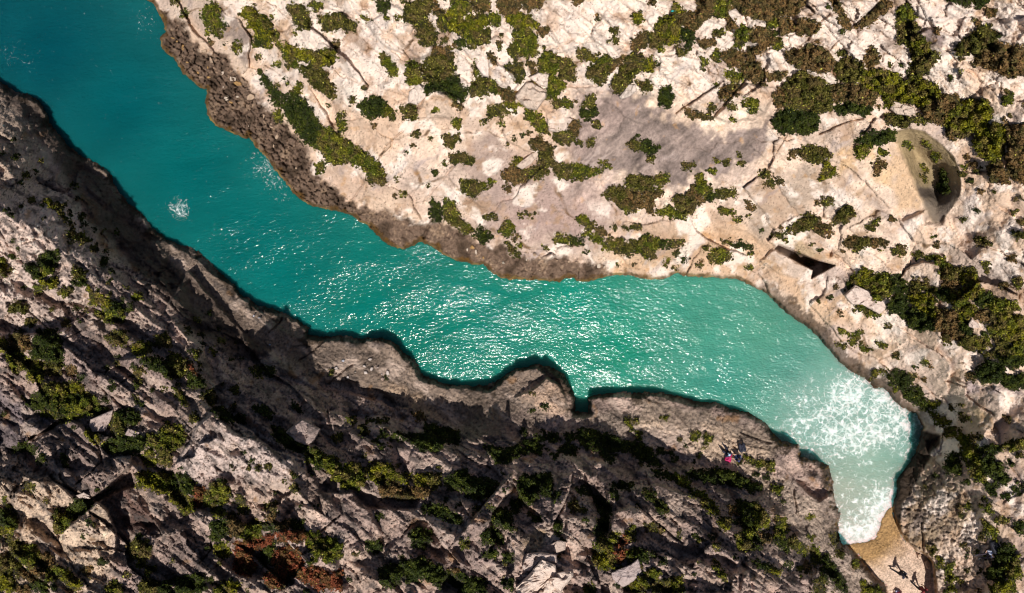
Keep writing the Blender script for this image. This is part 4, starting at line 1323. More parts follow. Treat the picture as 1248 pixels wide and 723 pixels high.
# everything smaller than that: tufts nobody could count
Q, Cc = [], []
for kd, P, ar, c in plants[NB:]:
    q, cl = leaves(kd, P, ar, dens=2.); Q.append(q); Cc.append(cl)
tu = RNG.uniform(-10, 1258, 16000); tv = RNG.uniform(-10, 733, 16000)
hh_ = [dl_ for dl_ in (0,)]
iu = np.clip(np.searchsorted(ux, tu), 0, len(ux)-1); iv = np.clip(np.searchsorted(vy, tv), 0, len(vy)-1)
sd_ = side[iv, iu]; dsh = np.maximum(dL[iv, iu], dU[iv, iu]); ledv = led[iv, iu]; dnv = dN[iv, iu]; slv = slab[iv, iu]
pr = sstep(fbm(tu*.012, tv*.012, 3, 311), -.25, .35)
ok = ((sd_ == 1) & (dsh > 8) & (ledv < .3) & (dnv < -3) & (RNG.random(16000) < pr*.11*(1-slv*.7))) | ((sd_ == 0) & (dsh > 34) & (RNG.random(16000) < pr*.14))
for u, v, s_ in zip(tu[ok], tv[ok], sd_[ok]):
    r = abs(RNG.normal(0, 1.1))+.7; a = np.linspace(0, 2*np.pi, 7)[:-1]
    P = np.stack([u+r*1.2*np.cos(a), v+r*np.sin(a)], 1); kd = RNG.choice(list('oogbd' if s_ else 'dddoo'))
    q, cl = leaves(kd, P, 3*r*r, dens=1.6); Q.append(q); Cc.append(cl)
tuf = put_leaves('low_scrub', np.concatenate(Q), np.concatenate(Cc), (0,0,0)); tag(tuf, 'tiny tufts of low scrub dotted over both rocky slopes', 'scrub', kind='stuff')
print('leaves', sum(len(o.data.polygons) for o, _, _ in recs), len(tuf.data.polygons), 'small', len(plants)-NB, ok.sum())
# ------------------------------------------------------------------ sea
wu = np.arange(-175, 1290, 2.5); wv = np.arange(-160, 790, 2.5)
WU, WV = np.meshgrid(wu, wv)
def interp_pts(pts, x, y, p=2.2):
    s = 0; a = 0
    for px, py, c in pts:
        w_ = 1/((x-px)**2+(y-py)**2+400)**(p/2); s = s+w_; a = a + w_[..., None]*np.array(c)
    return a/s[..., None]
WC = interp_pts([(-50,0,(.0,.075,.100)),(60,60,(.0,.090,.115)),(150,130,(.0,.125,.142)),(230,210,(.0,.165,.168)),(300,290,(.0,.18,.175)),(350,330,(.0,.205,.188)),
 (450,360,(.0,.235,.195)),(530,400,(0,.26,.20)),(600,400,(.0,.29,.22)),(700,380,(.0,.35,.25)),(760,420,(.0,.36,.235)),(800,370,(.06,.39,.28)),(860,400,(.09,.40,.29)),(930,400,(.12,.41,.29)),
 (960,450,(.13,.40,.32)),(880,460,(.07,.40,.31)),(1000,530,(.20,.43,.35)),(1060,480,(.22,.46,.38)),(1050,570,(.30,.48,.38)),(1110,530,(.12,.36,.29)),(1030,600,(.42,.47,.36)),(1040,640,(.5,.52,.42))], WU, WV)
wq = ((WU-CX)*.0644, (CY-WV)*.0644)
WC = WC*.63*(1+.16*fbm(wq[0]*.25, wq[1]*.25, 4, 201))[..., None]
dLw, dUw, dBw = sdf(LOWP, WU, WV), sdf(UPP, WU, WV), sdf(FRONT+[(1110,600),(1020,600)], WU, WV)
fo = .95*sstep(125-np.hypot((WU-1064)*.78+(WV-500)*.2, (WV-502)*1.25), 0, 95)
fo = np.maximum(fo, .70*sstep(WV+ (WU-1040)*.3, 530, 620)*sstep(WU, 985, 1010))
dfr = segdist(FRONT, WU, WV, False)
dfm = sstep(52-dfr+6*fbm(wq[0]*.5, wq[1]*.5, 3, 202), 0, 50)
bd = .5+.5*np.sin((WU*.55+WV*.9)/7.5+2.2*fbm(wq[0]*.3, wq[1]*.3, 3, 207)*3)
fo *= .72+.38*bd
fo *= 1-.38*sstep(26-np.hypot(WU-1075, (WV-558)*1.1), 0, 22)
fo = np.maximum(fo, dfm*1.25)
fl = np.zeros(WU.shape)
for x, y, r, a in ((218,257,20,.78),(15,70,34,.42),(40,78,30,.36),(175,25,26,.48),(182,40,20,.40),(100,70,60,.22),(260,170,70,.22),(400,300,90,.26),(330,330,60,.26),(250,300,40,.30),(325,205,22,.62),(335,222,20,.60),(312,190,14,.5),(345,240,18,.45),(510,315,34,.45),(590,330,30,.42),(690,345,20,.45),
                   (975,520,30,.62),(1000,540,34,.62),(1090,520,40,.75),(720,400,90,.30),(830,430,80,.30),(960,470,60,.42),(590,420,50,.22),(455,385,40,.16)):
    m_ = a*sstep(1-np.hypot(WU-x, WV-y)/(r*1.5)+.5*fbm(wq[0]*.8, wq[1]*.8, 4, 209), 0, .9)*sstep(r*2.2-np.hypot(WU-x, WV-y), 0, r)
    if y > 480: fo = np.maximum(fo, m_)
    else: fl = np.maximum(fl, m_)
Xw, Yw, _ = ray(WU, WV, 0.0)
# long low swell, real relief
kx, ky = Xw*math.cos(R(12))-Yw*math.sin(R(12))*-1, 0
Zw = .03*fbm(Xw*.35, Yw*.6, 3, 203)
edge = sstep(dBw, -4, 0)*0
top = np.stack([Xw, Yw, Zw], -1).reshape(-1,3); n_ = len(top); r_, c_ = WU.shape
ii = np.arange(n_).reshape(r_, c_)
q = np.stack([ii[1:,:-1], ii[1:,1:], ii[:-1,1:], ii[:-1,:-1]], -1).reshape(-1,4)
bot = top*np.array([1,1,0])+np.array([0,0,-7.])
ring = np.concatenate([ii[0,:], ii[1:,-1], ii[-1,:-1][::-1], ii[1:-1,0][::-1]])
rb_ = ring + n_; sidef = np.stack([ring, np.roll(ring,-1), np.roll(rb_,-1), rb_], -1)
faces = np.concatenate([q, q[:, ::-1]+n_, sidef])
M_sea, nt, b = nmat('sea_water'); L = nt.links.new
at = N(nt,'ShaderNodeAttribute',attribute_name='tint'); af = N(nt,'ShaderNodeAttribute',attribute_name='foam'); tc = N(nt,'ShaderNodeTexCoord')
mp = N(nt,'ShaderNodeMapping'); mp.inputs['Rotation'].default_value = (0,0,R(-14)); mp.inputs['Scale'].default_value = (.62,1.15,1); L(tc.outputs['Object'], mp.inputs[0])
wa = N(nt,'ShaderNodeTexNoise',Scale=1.1,Detail=3.,Roughness=.55); wb = N(nt,'ShaderNodeTexNoise',Scale=4.4,Detail=3.,Roughness=.6); wc = N(nt,'ShaderNodeTexNoise',Scale=.35,Detail=1.)
for x in (wa, wb, wc): L(mp.outputs[0], x.inputs['Vector'])
wg = N(nt,'ShaderNodeTexNoise',Scale=.22,Detail=3.,Roughness=.6); L(mp.outputs[0], wg.inputs['Vector']); gz = mathn(nt,'MULTIPLY', mathn(nt,'SUBTRACT', wg.outputs[0], .36), 3.6, clamp=True)
hh = mathn(nt,'MULTIPLY', mathn(nt,'ADD', mathn(nt,'MULTIPLY',wa.outputs[0],.115), mathn(nt,'MULTIPLY',wb.outputs[0],.058)), mathn(nt,'MULTIPLY_ADD', gz, .36, .66)); hh = mathn(nt,'ADD',hh,mathn(nt,'MULTIPLY',wc.outputs[0],.3))
bp = N(nt,'ShaderNodeBump',Strength=1.,Distance=1.0); L(hh,bp.inputs['Height']); L(bp.outputs[0],b.inputs['Normal'])
# lacy foam: distorted cell borders where foam is dense, flecks where it is thin
dn = N(nt,'ShaderNodeTexNoise',Scale=1.6,Detail=4.); L(tc.outputs['Object'],dn.inputs['Vector'])
vm = N(nt,'ShaderNodeVectorMath',operation='MULTIPLY_ADD'); L(dn.outputs['Color'],vm.inputs[0]); vm.inputs[1].default_value=(1.0,1.0,0); L(tc.outputs['Object'],vm.inputs[2])
v1 = N(nt,'ShaderNodeTexVoronoi',Scale=1.7,feature='DISTANCE_TO_EDGE'); v2 = N(nt,'ShaderNodeTexVoronoi',Scale=4.2,feature='DISTANCE_TO_EDGE')
for x in (v1, v2): L(vm.outputs[0], x.inputs['Vector'])
fn = N(nt,'ShaderNodeTexNoise',Scale=2.4,Detail=7.,Roughness=.72); L(tc.outputs['Object'],fn.inputs['Vector'])
wd = mathn(nt,'MULTIPLY_ADD', af.outputs['Fac'], .27, mathn(nt,'MULTIPLY_ADD', fn.outputs[0], .55, -.33))
fa = mathn(nt,'MULTIPLY', mathn(nt,'SUBTRACT', wd, v1.outputs[0]), 7., clamp=True); wd2 = mathn(nt,'MULTIPLY_ADD', wd, .95, -.02)
fb = mathn(nt,'MULTIPLY', mathn(nt,'SUBTRACT', wd2, v2.outputs[0]), 7., clamp=True); fm = mathn(nt,'MAXIMUM', fa, mathn(nt,'MULTIPLY', fb, .8))
ak = N(nt,'ShaderNodeAttribute',attribute_name='fleck'); fk = N(nt,'ShaderNodeTexNoise',Scale=5.,Detail=8.,Roughness=.75); L(vm.outputs[0],fk.inputs['Vector'])
fc_ = mathn(nt,'MULTIPLY', mathn(nt,'SUBTRACT', mathn(nt,'MULTIPLY_ADD', ak.outputs['Fac'], .36, fk.outputs[0]), .735), 7., clamp=True)
thin = mathn(nt,'MULTIPLY_ADD', fn.outputs[0], 1.5, -.05, clamp=True); haze_ = mathn(nt,'MULTIPLY', af.outputs['Fac'], .22, clamp=True)
fm = mathn(nt,'MAXIMUM', mathn(nt,'MULTIPLY', fm, thin), mathn(nt,'MAXIMUM', fc_, haze_)); fm = mathn(nt,'MULTIPLY', fm, .9, clamp=True)
mx = N(nt,'ShaderNodeMix',data_type='RGBA'); L(fm,mx.inputs[0]); L(at.outputs['Color'],mx.inputs[6]); mx.inputs[7].default_value=(.82,.84,.84,1); L(mx.outputs[2],b.inputs['Base Color'])
rr = mathn(nt,'MULTIPLY_ADD', fm, .5, .10); L(rr,b.inputs['Roughness']); b.inputs['IOR'].default_value = 1.33
b.inputs['Subsurface Weight'].default_value = 1.; b.inputs['Subsurface Radius'].default_value = (.3,1.,1.); b.inputs['Subsurface Scale'].default_value = 1.8
sea = mesh_np('sea', np.concatenate([top, bot]), faces, M_sea, col=np.clip(np.concatenate([WC.reshape(-1,3)]*2), 0, .8), extra={'foam': np.concatenate([fo.ravel()]*2), 'fleck': np.concatenate([fl.ravel()]*2)})
tag(sea, kind='structure')
# ------------------------------------------------------------------ boulders and stones
M_stone = ground_mat('boulder_stone', 3.4, .14, vary=.42)
def rock(name, P, hgt, col, flat=.72, seed=0, label=None, group=None, cat='boulder', sink=.25):
    P = np.array(P, float); c = P.mean(0); rn = np.random.default_rng(seed); ci = np.clip(np.searchsorted(ux, c[0]), 0, len(ux)-1); cj = np.clip(np.searchsorted(vy, c[1]), 0, len(vy)-1)
    if cat == 'boulder': col = tuple(np.array(col)*.55 + CALL[max(0,cj-6):cj+7, max(0,ci-6):ci+7].mean((0,1))*.5)
    # resample the outline
    seg = np.linalg.norm(np.roll(P,-1,0)-P, axis=1); tot = seg.sum(); m = int(np.clip(tot/1.3, 10, 64))
    cum = np.concatenate([[0], np.cumsum(seg)]); s = np.linspace(0, tot, m, endpoint=False)
    PP = np.vstack([P, P[:1]]); ring = np.stack([np.interp(s, cum, PP[:,0]), np.interp(s, cum, PP[:,1])], 1)
    h0 = float(np.median(h_at(P[:,0], P[:,1])))
    slope = np.linalg.lstsq(np.c_[P-c, np.ones(len(P))], h_at(P[:,0], P[:,1])-h0, rcond=None)[0] if len(P) > 3 else np.zeros(3)
    slope = np.clip(slope, -.03, .03)
    vs_, cs = [], []
    gx_, gy_ = rn.uniform(-.012, .012), rn.uniform(-.016, .004)
    def rockn(q):
        f1, f2, dx, dy, r1, r2, r3 = worley(q[:,0]/13+seed, q[:,1]/11, 21)
        return (((r1-.5)*dx+(r2-.5)*dy)*.9+(r3-.5)*.3)*hgt*.8 + (q-c)@np.array([gx_,gy_])*min(1.,hgt) + fbm(q[:,0]*.3, q[:,1]*.3, 3, 402)*hgt*.10
    R_ = [(1.03,-sink),(1.0,.3*hgt),(.975,.72*hgt),(.93,.9*hgt),(.82,.97*hgt),(.68,hgt),(.54,hgt),(.4,hgt),(.26,hgt),(.12,hgt)]
    for f, z in R_:
        q = c+(ring-c)*f
        nzr = rockn(q)
        hz = h0 + z + (nzr if z > 0 else 0) + (q-c)@slope[:2]*.6
        X, Y, Z = ray(q[:,0], q[:,1], hz); vs_.append(np.stack([X,Y,Z],1))
        cs.append(np.ones((m,3))*np.array(col)*(1+.25*fbm(q[:,0]*.3, q[:,1]*.3, 3, 403))[:,None])
    cc = np.array(ray(c[0], c[1], h0+hgt+float(rockn(c[None])[0]))); base = np.array(ray(c[0], c[1], h0))
    vv = np.vstack(vs_+[cc[None]]); cl = np.vstack(cs+[np.array(col)[None]])
    me = bpy.data.meshes.new(name); fc = []
    for r in range(len(R_)-1):
        for j in range(m): fc.append((r*m+j, (r+1)*m+j, (r+1)*m+(j+1)%m, r*m+(j+1)%m))
    t = (len(R_)-1)*m
    for j in range(m): fc.append((t+j, len(vv)-1, t+(j+1)%m))
    me.from_pydata((vv-base).tolist(), [], fc); 
    bmm = bmesh.new(); bmm.from_mesh(me); bmesh.ops.recalc_face_normals(bmm, faces=bmm.faces); bmm.to_mesh(me); bmm.free()
    at = me.color_attributes.new('tint','FLOAT_COLOR','POINT'); at.data.foreach_set('color', np.c_[cl, np.ones(len(cl))].astype(np.float32).ravel())
    me.materials.append(M_stone); o = bpy.data.objects.new(name, me); COL.objects.link(o); o.location = base
    tag(o, label, cat, group); return o
PALE = (.55,.46,.40); DUSK = (.50,.40,.36)
BIG = [
 (T(596,0,K,160,580,225,500,260,500,350,550,350,590,290,670,230,660,165,600), .8, PALE, 'square pale boulder wedged among shrubs on the upper slope'),
 (T(1012,0,K,360,660,385,615,430,625,510,655,520,690,480,705,400,695), .5, PALE, 'small white boulder framed by green shrubs above the curved niche'),
 (T(624,578,K,20,690,100,610,180,515,265,550,270,600,310,590,370,590,372,620,310,690,290,760,20,760), 1.3, (.60,.48,.40), 'big pale blocky boulder with orange lichen at the bottom edge'),
 (T(624,578,K,60,560,90,480,180,475,270,490,275,540,180,512,110,590,70,590), .8, DUSK, 'pale lumpy rock just behind the big boulder at the bottom edge'),
 (T(624,578,K,600,600,640,580,720,550,770,510,790,590,740,650,680,685,620,680), .6, (.54,.44,.42), 'whitish angular boulder surrounded by dark shrubs near the bottom edge'),
 (T(624,578,K,230,430,280,400,330,410,325,460,270,480,240,460), .5, (.40,.33,.28), 'small rounded grey boulder in a hollow of the lower cliff'),
 (T(208,435,K,695,460,800,380,912,440,870,520,820,540,750,510), .6, (.44,.34,.31), 'fallen square block leaning over a dark shrubby gully'),
 (T(0,480,K,540,190,550,155,690,95,680,150,640,230,560,235), .5, (.46,.37,.34), 'pale wedge of rock beside a dark shrub on the left slope'),
 (T(0,480,K,755,250,780,210,850,235,830,270), .4, (.44,.36,.35), 'small pale rock half hidden in scrub on the left slope'),
 (T(596,0,K,240,470,300,440,365,450,355,535,300,515), .5, PALE, 'flat white slab directly above the square pale boulder'),
 (T(388,0,K,550,560,610,505,650,550,655,590,600,640,545,620), .5, PALE, 'rounded pale boulder below the dense evergreen clump near the top'),
 (T(388,0,K,945,350,980,280,1037,320,1037,470,1000,462,960,400), .5, (.55,.47,.43), 'tall white block with a crack down its left side near the top'),
 (T(596,0,K,790,590,850,512,890,515,900,550,850,590,800,605), .5, (.56,.48,.42), 'thin white slab on the upper rim of the grey stained face'),
 (T(508,145,K,800,72,790,5,830,-40,950,0,900,75,850,82), .45, (.40,.33,.30), 'grey brown wedge boulder just below the square pale boulder'),
 (T(1000,290,K,145,350,212,285,290,322,330,382,425,384,400,430,360,465,250,405,190,405), .5, (.52,.44,.42), 'white slab of rock at the left end of the big scrub band'),
 (T(508,145,K,600,285,690,215,745,170,740,220,695,275,640,308), .4, PALE, 'pale splinter of rock between shrubs on the middle slope'),
 (T(0,578,K,460,128,510,110,545,130,550,150,480,146), .3, (.55,.46,.42), 'small white rock at the foot of the tilted dark slab'),
 (T(804,0,K,580,330,610,325,612,355,590,365), .3, PALE, 'small white rock on dry scrub near the top right'),
 (T(1000,290,K,900,520,920,490,960,520,970,545,930,550,900,540), .35, (.5,.42,.40), 'small pale rock poking out of the big scrub band'),
 (T(804,0,K,415,70,460,50,495,90,495,150,470,155,420,90), .35, PALE, 'narrow pale rock between brown shrubs at the top edge'),
]
for i, (P, h_, c_, l_) in enumerate(BIG): rock('boulder', P, h_, c_, label=l_, seed=i*3+1)
OR = (.34,.20,.08); TAN = (.38,.27,.19); CRM = (.48,.39,.31)
ST = [(180,0,K,[(455,445,15,CRM),(370,470,14,OR),(305,440,12,OR),(515,480,22,CRM),(548,508,30,OR),(630,590,28,TAN),(505,620,14,OR),(482,595,22,CRM),(215,290,14,OR),(545,590,10,CRM),(385,370,22,TAN),(345,312,20,TAN),(152,232,10,OR),(178,252,8,OR),(240,380,10,OR),(705,710,12,TAN),(365,412,8,OR),(460,530,7,CRM)]),
 (300,145,K,[(155,45,22,TAN),(185,110,18,TAN),(168,168,11,TAN),(305,300,9,TAN),(15,45,6,CRM)]),
 (500,260,6,[(455,250,20,OR),(480,288,18,CRM),(418,265,12,CRM),(537,326,13,OR),(905,305,16,TAN),(945,322,18,TAN),(850,340,9,CRM),(1215,360,12,TAN),(1160,355,10,TAN),(680,362,13,(.3,.25,.2)),(1075,345,8,TAN),(945,415,8,TAN)]),
 (708,260,6,[(130,385,20,CRM),(170,395,10,CRM),(265,390,9,TAN)])]
j = 0
def stones(ST, label, grp, hk=.5):
    global j
    for ox, oy, k, l in ST:
        for x, y, r, c in l:
            j += 1; rn = np.random.default_rng(j); m = int(rn.integers(5, 8))
            a = np.linspace(0, 2*np.pi, m, endpoint=False)+rn.uniform(0, 1); rr = r*rn.uniform(.5, 1.12, m); e = rn.uniform(.65, 1.4)
            P = T(ox, oy, k, *np.stack([x+rr*np.cos(a)*e, y+rr*np.sin(a)/e], 1).ravel())
            rock('stone', P, r/k*.06*hk+.08, c, label=label(c) if callable(label) else label, group=grp, cat='stone', seed=j, flat=.6, sink=.1)
stones(ST, lambda c: {OR:'rusty orange stone lying on the dark jagged ledge of the upper shore', TAN:'tan stone lying on the dark jagged ledge of the upper shore', CRM:'cream stone lying on the dark jagged ledge of the upper shore'}.get(c, 'dull brown flat stone on the dark ledge of the upper shore'), 'stones on the ledge of the upper shore')
WH = (.48,.41,.37)
stones([(400,400,K,[(255,190,13,WH),(220,232,11,WH),(265,248,14,WH),(225,272,13,WH),(362,272,18,WH),(90,198,11,(.4,.4,.45)),(50,245,13,WH),(118,300,11,(.42,.37,.36)),(165,268,7,WH),(330,310,12,(.45,.33,.28)),(300,240,6,WH),(325,280,6,WH)]),
        (208,300,K,[(505,425,8,(.4,.4,.45)),(540,436,8,(.35,.33,.36)),(602,600,6,(.3,.36,.5))])], 'pale stone scattered on the brown ledge of the lower shore', 'pale stones scattered on the lower ledge')
rock('boulder', T(1040,578,K,435,530,455,525,470,560,470,580,450,575,435,550), .35, (.58,.46,.33), label='cream rounded rock at the foot of the bank beside the beach', seed=91)
rock('boulder', T(1040,578,K,390,490,410,485,425,495,405,500,395,520), .25, (.40,.26,.17), label='small brown rock on the upper edge of the beach by the bank', seed=92)

# ------------------------------------------------------------------ people
def pmat(name, col, rough=.8):
    m, nt, b = nmat(name); nz = N(nt,'ShaderNodeTexNoise',Scale=30.,Detail=3.); cr = nt.nodes.new('ShaderNodeMix'); cr.data_type='RGBA'
    nt.links.new(nz.outputs[0], cr.inputs[0]); cr.inputs[6].default_value = (*[c*.8 for c in col],1); cr.inputs[7].default_value = (*[min(1,c*1.2) for c in col],1)
    nt.links.new(cr.outputs[2], b.inputs['Base Color']); b.inputs['Roughness'].default_value = rough; return m
def tube(bm, a, b_, ra, rb, n=10):
    a, b_ = np.array(a,float), np.array(b_,float); d = b_-a; Ln = np.linalg.norm(d); d /= Ln
    t = np.cross(d, (0,0,1) if abs(d[2]) < .9 else (1,0,0)); t /= np.linalg.norm(t); w_ = np.cross(d, t)
    rings = []
    prof = [(-ra*.95, ra*.3),(-ra*.7, ra*.72),(0,ra),(Ln*.5,(ra+rb)/2),(Ln,rb),(Ln+rb*.7,rb*.72),(Ln+rb*.95,rb*.3)]
    for z, r in prof:
        rings.append([bm.verts.new(a+d*z+(t*math.cos(q)+w_*math.sin(q))*r) for q in [2*math.pi*k/n for k in range(n)]])
    for r0, r1 in zip(rings, rings[1:]):
        for k in range(n): bm.faces.new((r0[k], r0[(k+1)%n], r1[(k+1)%n], r1[k]))
    bm.faces.new(rings[0][::-1]); bm.faces.new(rings[-1])
def fused(name, tubes, mat, parent, vox=.014):
    bm = bmesh.new()
    for t in tubes: tube(bm, *t)
    bmesh.ops.recalc_face_normals(bm, faces=bm.faces)
    me = bpy.data.meshes.new(name); bm.to_mesh(me); bm.free(); o = bpy.data.objects.new('tmp', me); COL.objects.link(o)
    r = o.modifiers.new('r','REMESH'); r.mode = 'VOXEL'; r.voxel_size = vox; s = o.modifiers.new('s','SMOOTH'); s.iterations = 3; s.factor = .5
    dg = bpy.context.evaluated_depsgraph_get(); dg.update(); m2 = bpy.data.meshes.new_from_object(o.evaluated_get(dg)); m2.name = name
    bpy.data.objects.remove(o); m2.materials.clear(); m2.materials.append(mat)
    for p in m2.polygons: p.use_smooth = True
    q = bpy.data.objects.new(name, m2); COL.objects.link(q); q.parent = parent; return q
SKIN = pmat('skin', (.42,.25,.17), .55)
def person(px, py, face, J, label, top, trousers, hair, bare_legs=False, hat=None, shoes=(.03,.03,.035), group=None):
    """J: joints in metres, figure looks along +y; face: heading in degrees"""
    bx, by, bz = ray(px, py, float(h_at(px, py))+.02)
    root = bpy.data.objects.new('person', None); COL.objects.link(root); root.location = (bx,by,bz); root.rotation_euler = (0,0,R(face)); tag(root, label, 'person', group)
    g = lambda k: np.array(J[k], float)
    P_, C_, Nk, Hd = g('pelvis'), g('chest'), g('neck'), g('head')
    up = (Hd-Nk)/np.linalg.norm(Hd-Nk); right = g('shR')-g('shL'); right /= np.linalg.norm(right); fw = np.cross(up, right); fw /= np.linalg.norm(fw)
    B = [(P_, (P_+C_)/2, .135, .125),((P_+C_)/2, C_, .125, .15),(g('shL'), g('shR'), .07, .07),(C_, Nk, .12, .065),(Nk, Hd-up*.06, .055, .055),
         (Hd-up*.05+fw*.015, Hd+up*.06, .078, .092),(Hd+fw*.06-up*.05, Hd+fw*.055-up*.03, .035, .035)]
    B += [(Hd+fw*.09, Hd+fw*.105-up*.02, .014, .018)]                      # nose
    for s in (-1, 1): B += [(Hd+right*.082*s, Hd+right*.09*s-up*.02, .014, .012)]   # ears
    T_ = [(P_, (P_+C_)/2, .155, .145),((P_+C_)/2, C_, .145, .168),(g('shL'), g('shR'), .085, .085),(C_, Nk-up*.03, .14, .075)]
    L_ = [(P_-up*.02, P_+up*.05, .16, .15)]; S_ = []
    for s, e in (('L',-1),('R',1)):
        hip, kn, an = g('hip'+s), g('kn'+s), g('an'+s); sh, el, wr = g('sh'+s), g('el'+s), g('wr'+s)
        to = g('to'+s)
        B += [(hip, kn, .085, .055),(kn, an, .055, .036),(an, to, .038, .028),(sh, el, .05, .038),(el, wr, .037, .025)]
        hd = (wr-el)/np.linalg.norm(wr-el); sd_ = np.cross(hd, fw); sd_ /= max(np.linalg.norm(sd_), .01); pl = np.cross(sd_, hd)
        pc = wr+hd*.05; B += [(wr, pc, .026, .036),(pc-sd_*.02, pc+sd_*.02, .022, .022)]
        for k, (o_, ln) in enumerate(((-.03,.055),(-.011,.07),(.011,.066),(.03,.05))):
            f0 = wr+hd*.075+sd_*o_; f1 = f0+hd*ln*.5; f2 = f1+hd*ln*.4+pl*ln*.35; B += [(f0-hd*.02, f1, .011, .010),(f1, f2, .010, .008)]
        t0 = wr+hd*.03+sd_*.03*e; B += [(t0, t0+sd_*.03*e+hd*.03, .013, .011),(t0+sd_*.03*e+hd*.03, t0+sd_*.035*e+hd*.055, .011,.009)]
        T_ += [(sh, sh+(el-sh)*.75, .068, .056)]
        L_ += [(hip, kn, .108, .075)] if bare_legs is False else [(hip, hip+(kn-hip)*.6, .108, .095)]
        if not bare_legs: L_ += [(kn, an+(kn-an)*.08, .073, .055)]
        S_ += [(an-(kn-an)*0, to, .05, .042)]
    fused('body', B, SKIN, root, .011)
    fused('top', T_, pmat('cloth_top', top), root); fused('trousers' if not bare_legs else 'shorts', L_, pmat('cloth_legs', trousers), root)
    for t in S_: fused('shoe', [t], pmat('shoe', shoes), root)
    fused('hair' if hat is None else 'cap', [(Hd+up*.03-fw*.02, Hd+up*.075-fw*.01, .10, .088),(Hd-fw*.055-up*.04, Hd-fw*.03+up*.04, .06, .08)] + ([(Hd+up*.05+fw*.06, Hd+up*.045+fw*.14, .05, .03)] if hat else []), pmat('hair' if hat is None else 'cap_cloth', hat or hair), root)
    return root
def walk(st=1., armw=.25):
    return dict(pelvis=(0,0,.93),chest=(0,.03,1.28),neck=(0,.03,1.47),head=(0,.06,1.62),hipL=(-.1,0,.9),hipR=(.1,0,.9),knL=(-.11,.20*st,.5),knR=(.11,-.02*st,.48),
      anL=(-.12,.30*st,.09),anR=(.12,-.34*st,.13),toL=(-.13,.48*st,.05),toR=(.13,-.20*st,.05),shL=(-.19,.02,1.41),shR=(.19,.02,1.41),
      elL=(-.26,-.14,1.15),elR=(.27,.12,1.15),wrL=(-.24,-.08-armw*.3,.93),wrR=(.24,.30,.98))
def sit(lean=0.):
    return dict(pelvis=(0,0,.14),chest=(0,-.05+lean,.47),neck=(0,-.01+lean,.66),head=(0,.05+lean,.81),hipL=(-.1,.02,.13),hipR=(.1,.02,.13),knL=(-.17,.40,.42),knR=(.15,.42,.38),
      anL=(-.14,.66,.08),anR=(.16,.74,.08),toL=(-.15,.84,.06),toR=(.18,.92,.06),shL=(-.19,-.03+lean,.60),shR=(.19,-.03+lean,.60),elL=(-.27,.12+lean,.38),elR=(.27,.10+lean,.38),wrL=(-.18,.33,.40),wrR=(.17,.32,.38))
person(1090.5, 693.3, -118, walk(1.15), 'person in black walking down the pebble beach with legs apart', (.02,.02,.035), (.015,.015,.02), (.03,.015,.01))
person(1114.5, 711.5, -140, walk(1.1), 'person in a dark red top and black trousers walking on the beach', (.16,.015,.018), (.015,.015,.02), (.025,.015,.01))
person(1094.5, 723.5, 150, sit(.0), 'person in a bright red top sitting at the bottom edge of the beach', (.75,.06,.08), (.70,.08,.09), (.03,.015,.01))
person(885.8, 552.8, 35, sit(.05), 'person in navy with a pale blue cap sitting on the lower ledge', (.015,.02,.05), (.02,.02,.04), (.03,.02,.015), hat=(.35,.55,.75))
person(898.0, 557.0, 70, sit(0.), 'person in navy with bare legs sitting beside a pink towel', (.02,.035,.11), (.02,.03,.08), (.04,.02,.015), bare_legs=True, shoes=(.3,.2,.15))
person(1203.2, 671.5, 120, sit(.05), 'person in a white and blue top sitting on the right bank', (.55,.60,.78), (.03,.02,.03), (.03,.015,.01))
def cloth(name, P, lift, col, label, cat, stripes=None):
    P = np.array(P, float); c = P.mean(0); base = np.array(ray(c[0], c[1], float(h_at(c[0], c[1])))); n = 9
    g = np.linspace(0, 1, n); A, B = np.meshgrid(g, g)
    uu = (P[0][0]*(1-A)+P[1][0]*A)*(1-B)+(P[3][0]*(1-A)+P[2][0]*A)*B; vv = (P[0][1]*(1-A)+P[1][1]*A)*(1-B)+(P[3][1]*(1-A)+P[2][1]*A)*B
    hz = np.minimum(h_at(uu, vv), base[2]+.2)+lift+.05*fbm(A*3, B*3, 2, 501); X, Y, Z = ray(uu, vv, hz)
    v = np.stack([X,Y,Z],-1).reshape(-1,3)-base; ii = np.arange(n*n).reshape(n,n); f = np.stack([ii[1:,:-1],ii[1:,1:],ii[:-1,1:],ii[:-1,:-1]],-1).reshape(-1,4)
    m, nt, b = nmat(name+'_cloth'); b.inputs['Roughness'].default_value = .9
    at = N(nt,'ShaderNodeAttribute',attribute_name='tint'); nt.links.new(at.outputs['Color'], b.inputs['Base Color'])
    cl = np.ones((n*n,3))*np.array(col)
    if stripes is not None: cl = np.where(((A.ravel()*n).astype(int) % 2 == 0)[:,None], cl, np.array(stripes))
    o = mesh_np(name, v, f, m, col=cl, loc=tuple(base)); md = o.modifiers.new('t','SOLIDIFY'); md.thickness = .012; tag(o, label, cat)
cloth('towel', [(900.5,558.5),(906.8,558.2),(907.2,562.3),(901,562.8)], .05, (.75,.42,.42), 'pale pink towel beside the bare legged person on the ledge', 'towel')
cloth('towel', [(1090.8,719.8),(1094.2,718.8),(1097.5,723.5),(1093.5,725)], .12, (.75,.75,.8), 'white and blue striped towel beside the person in red on the beach', 'towel', (.12,.16,.40))
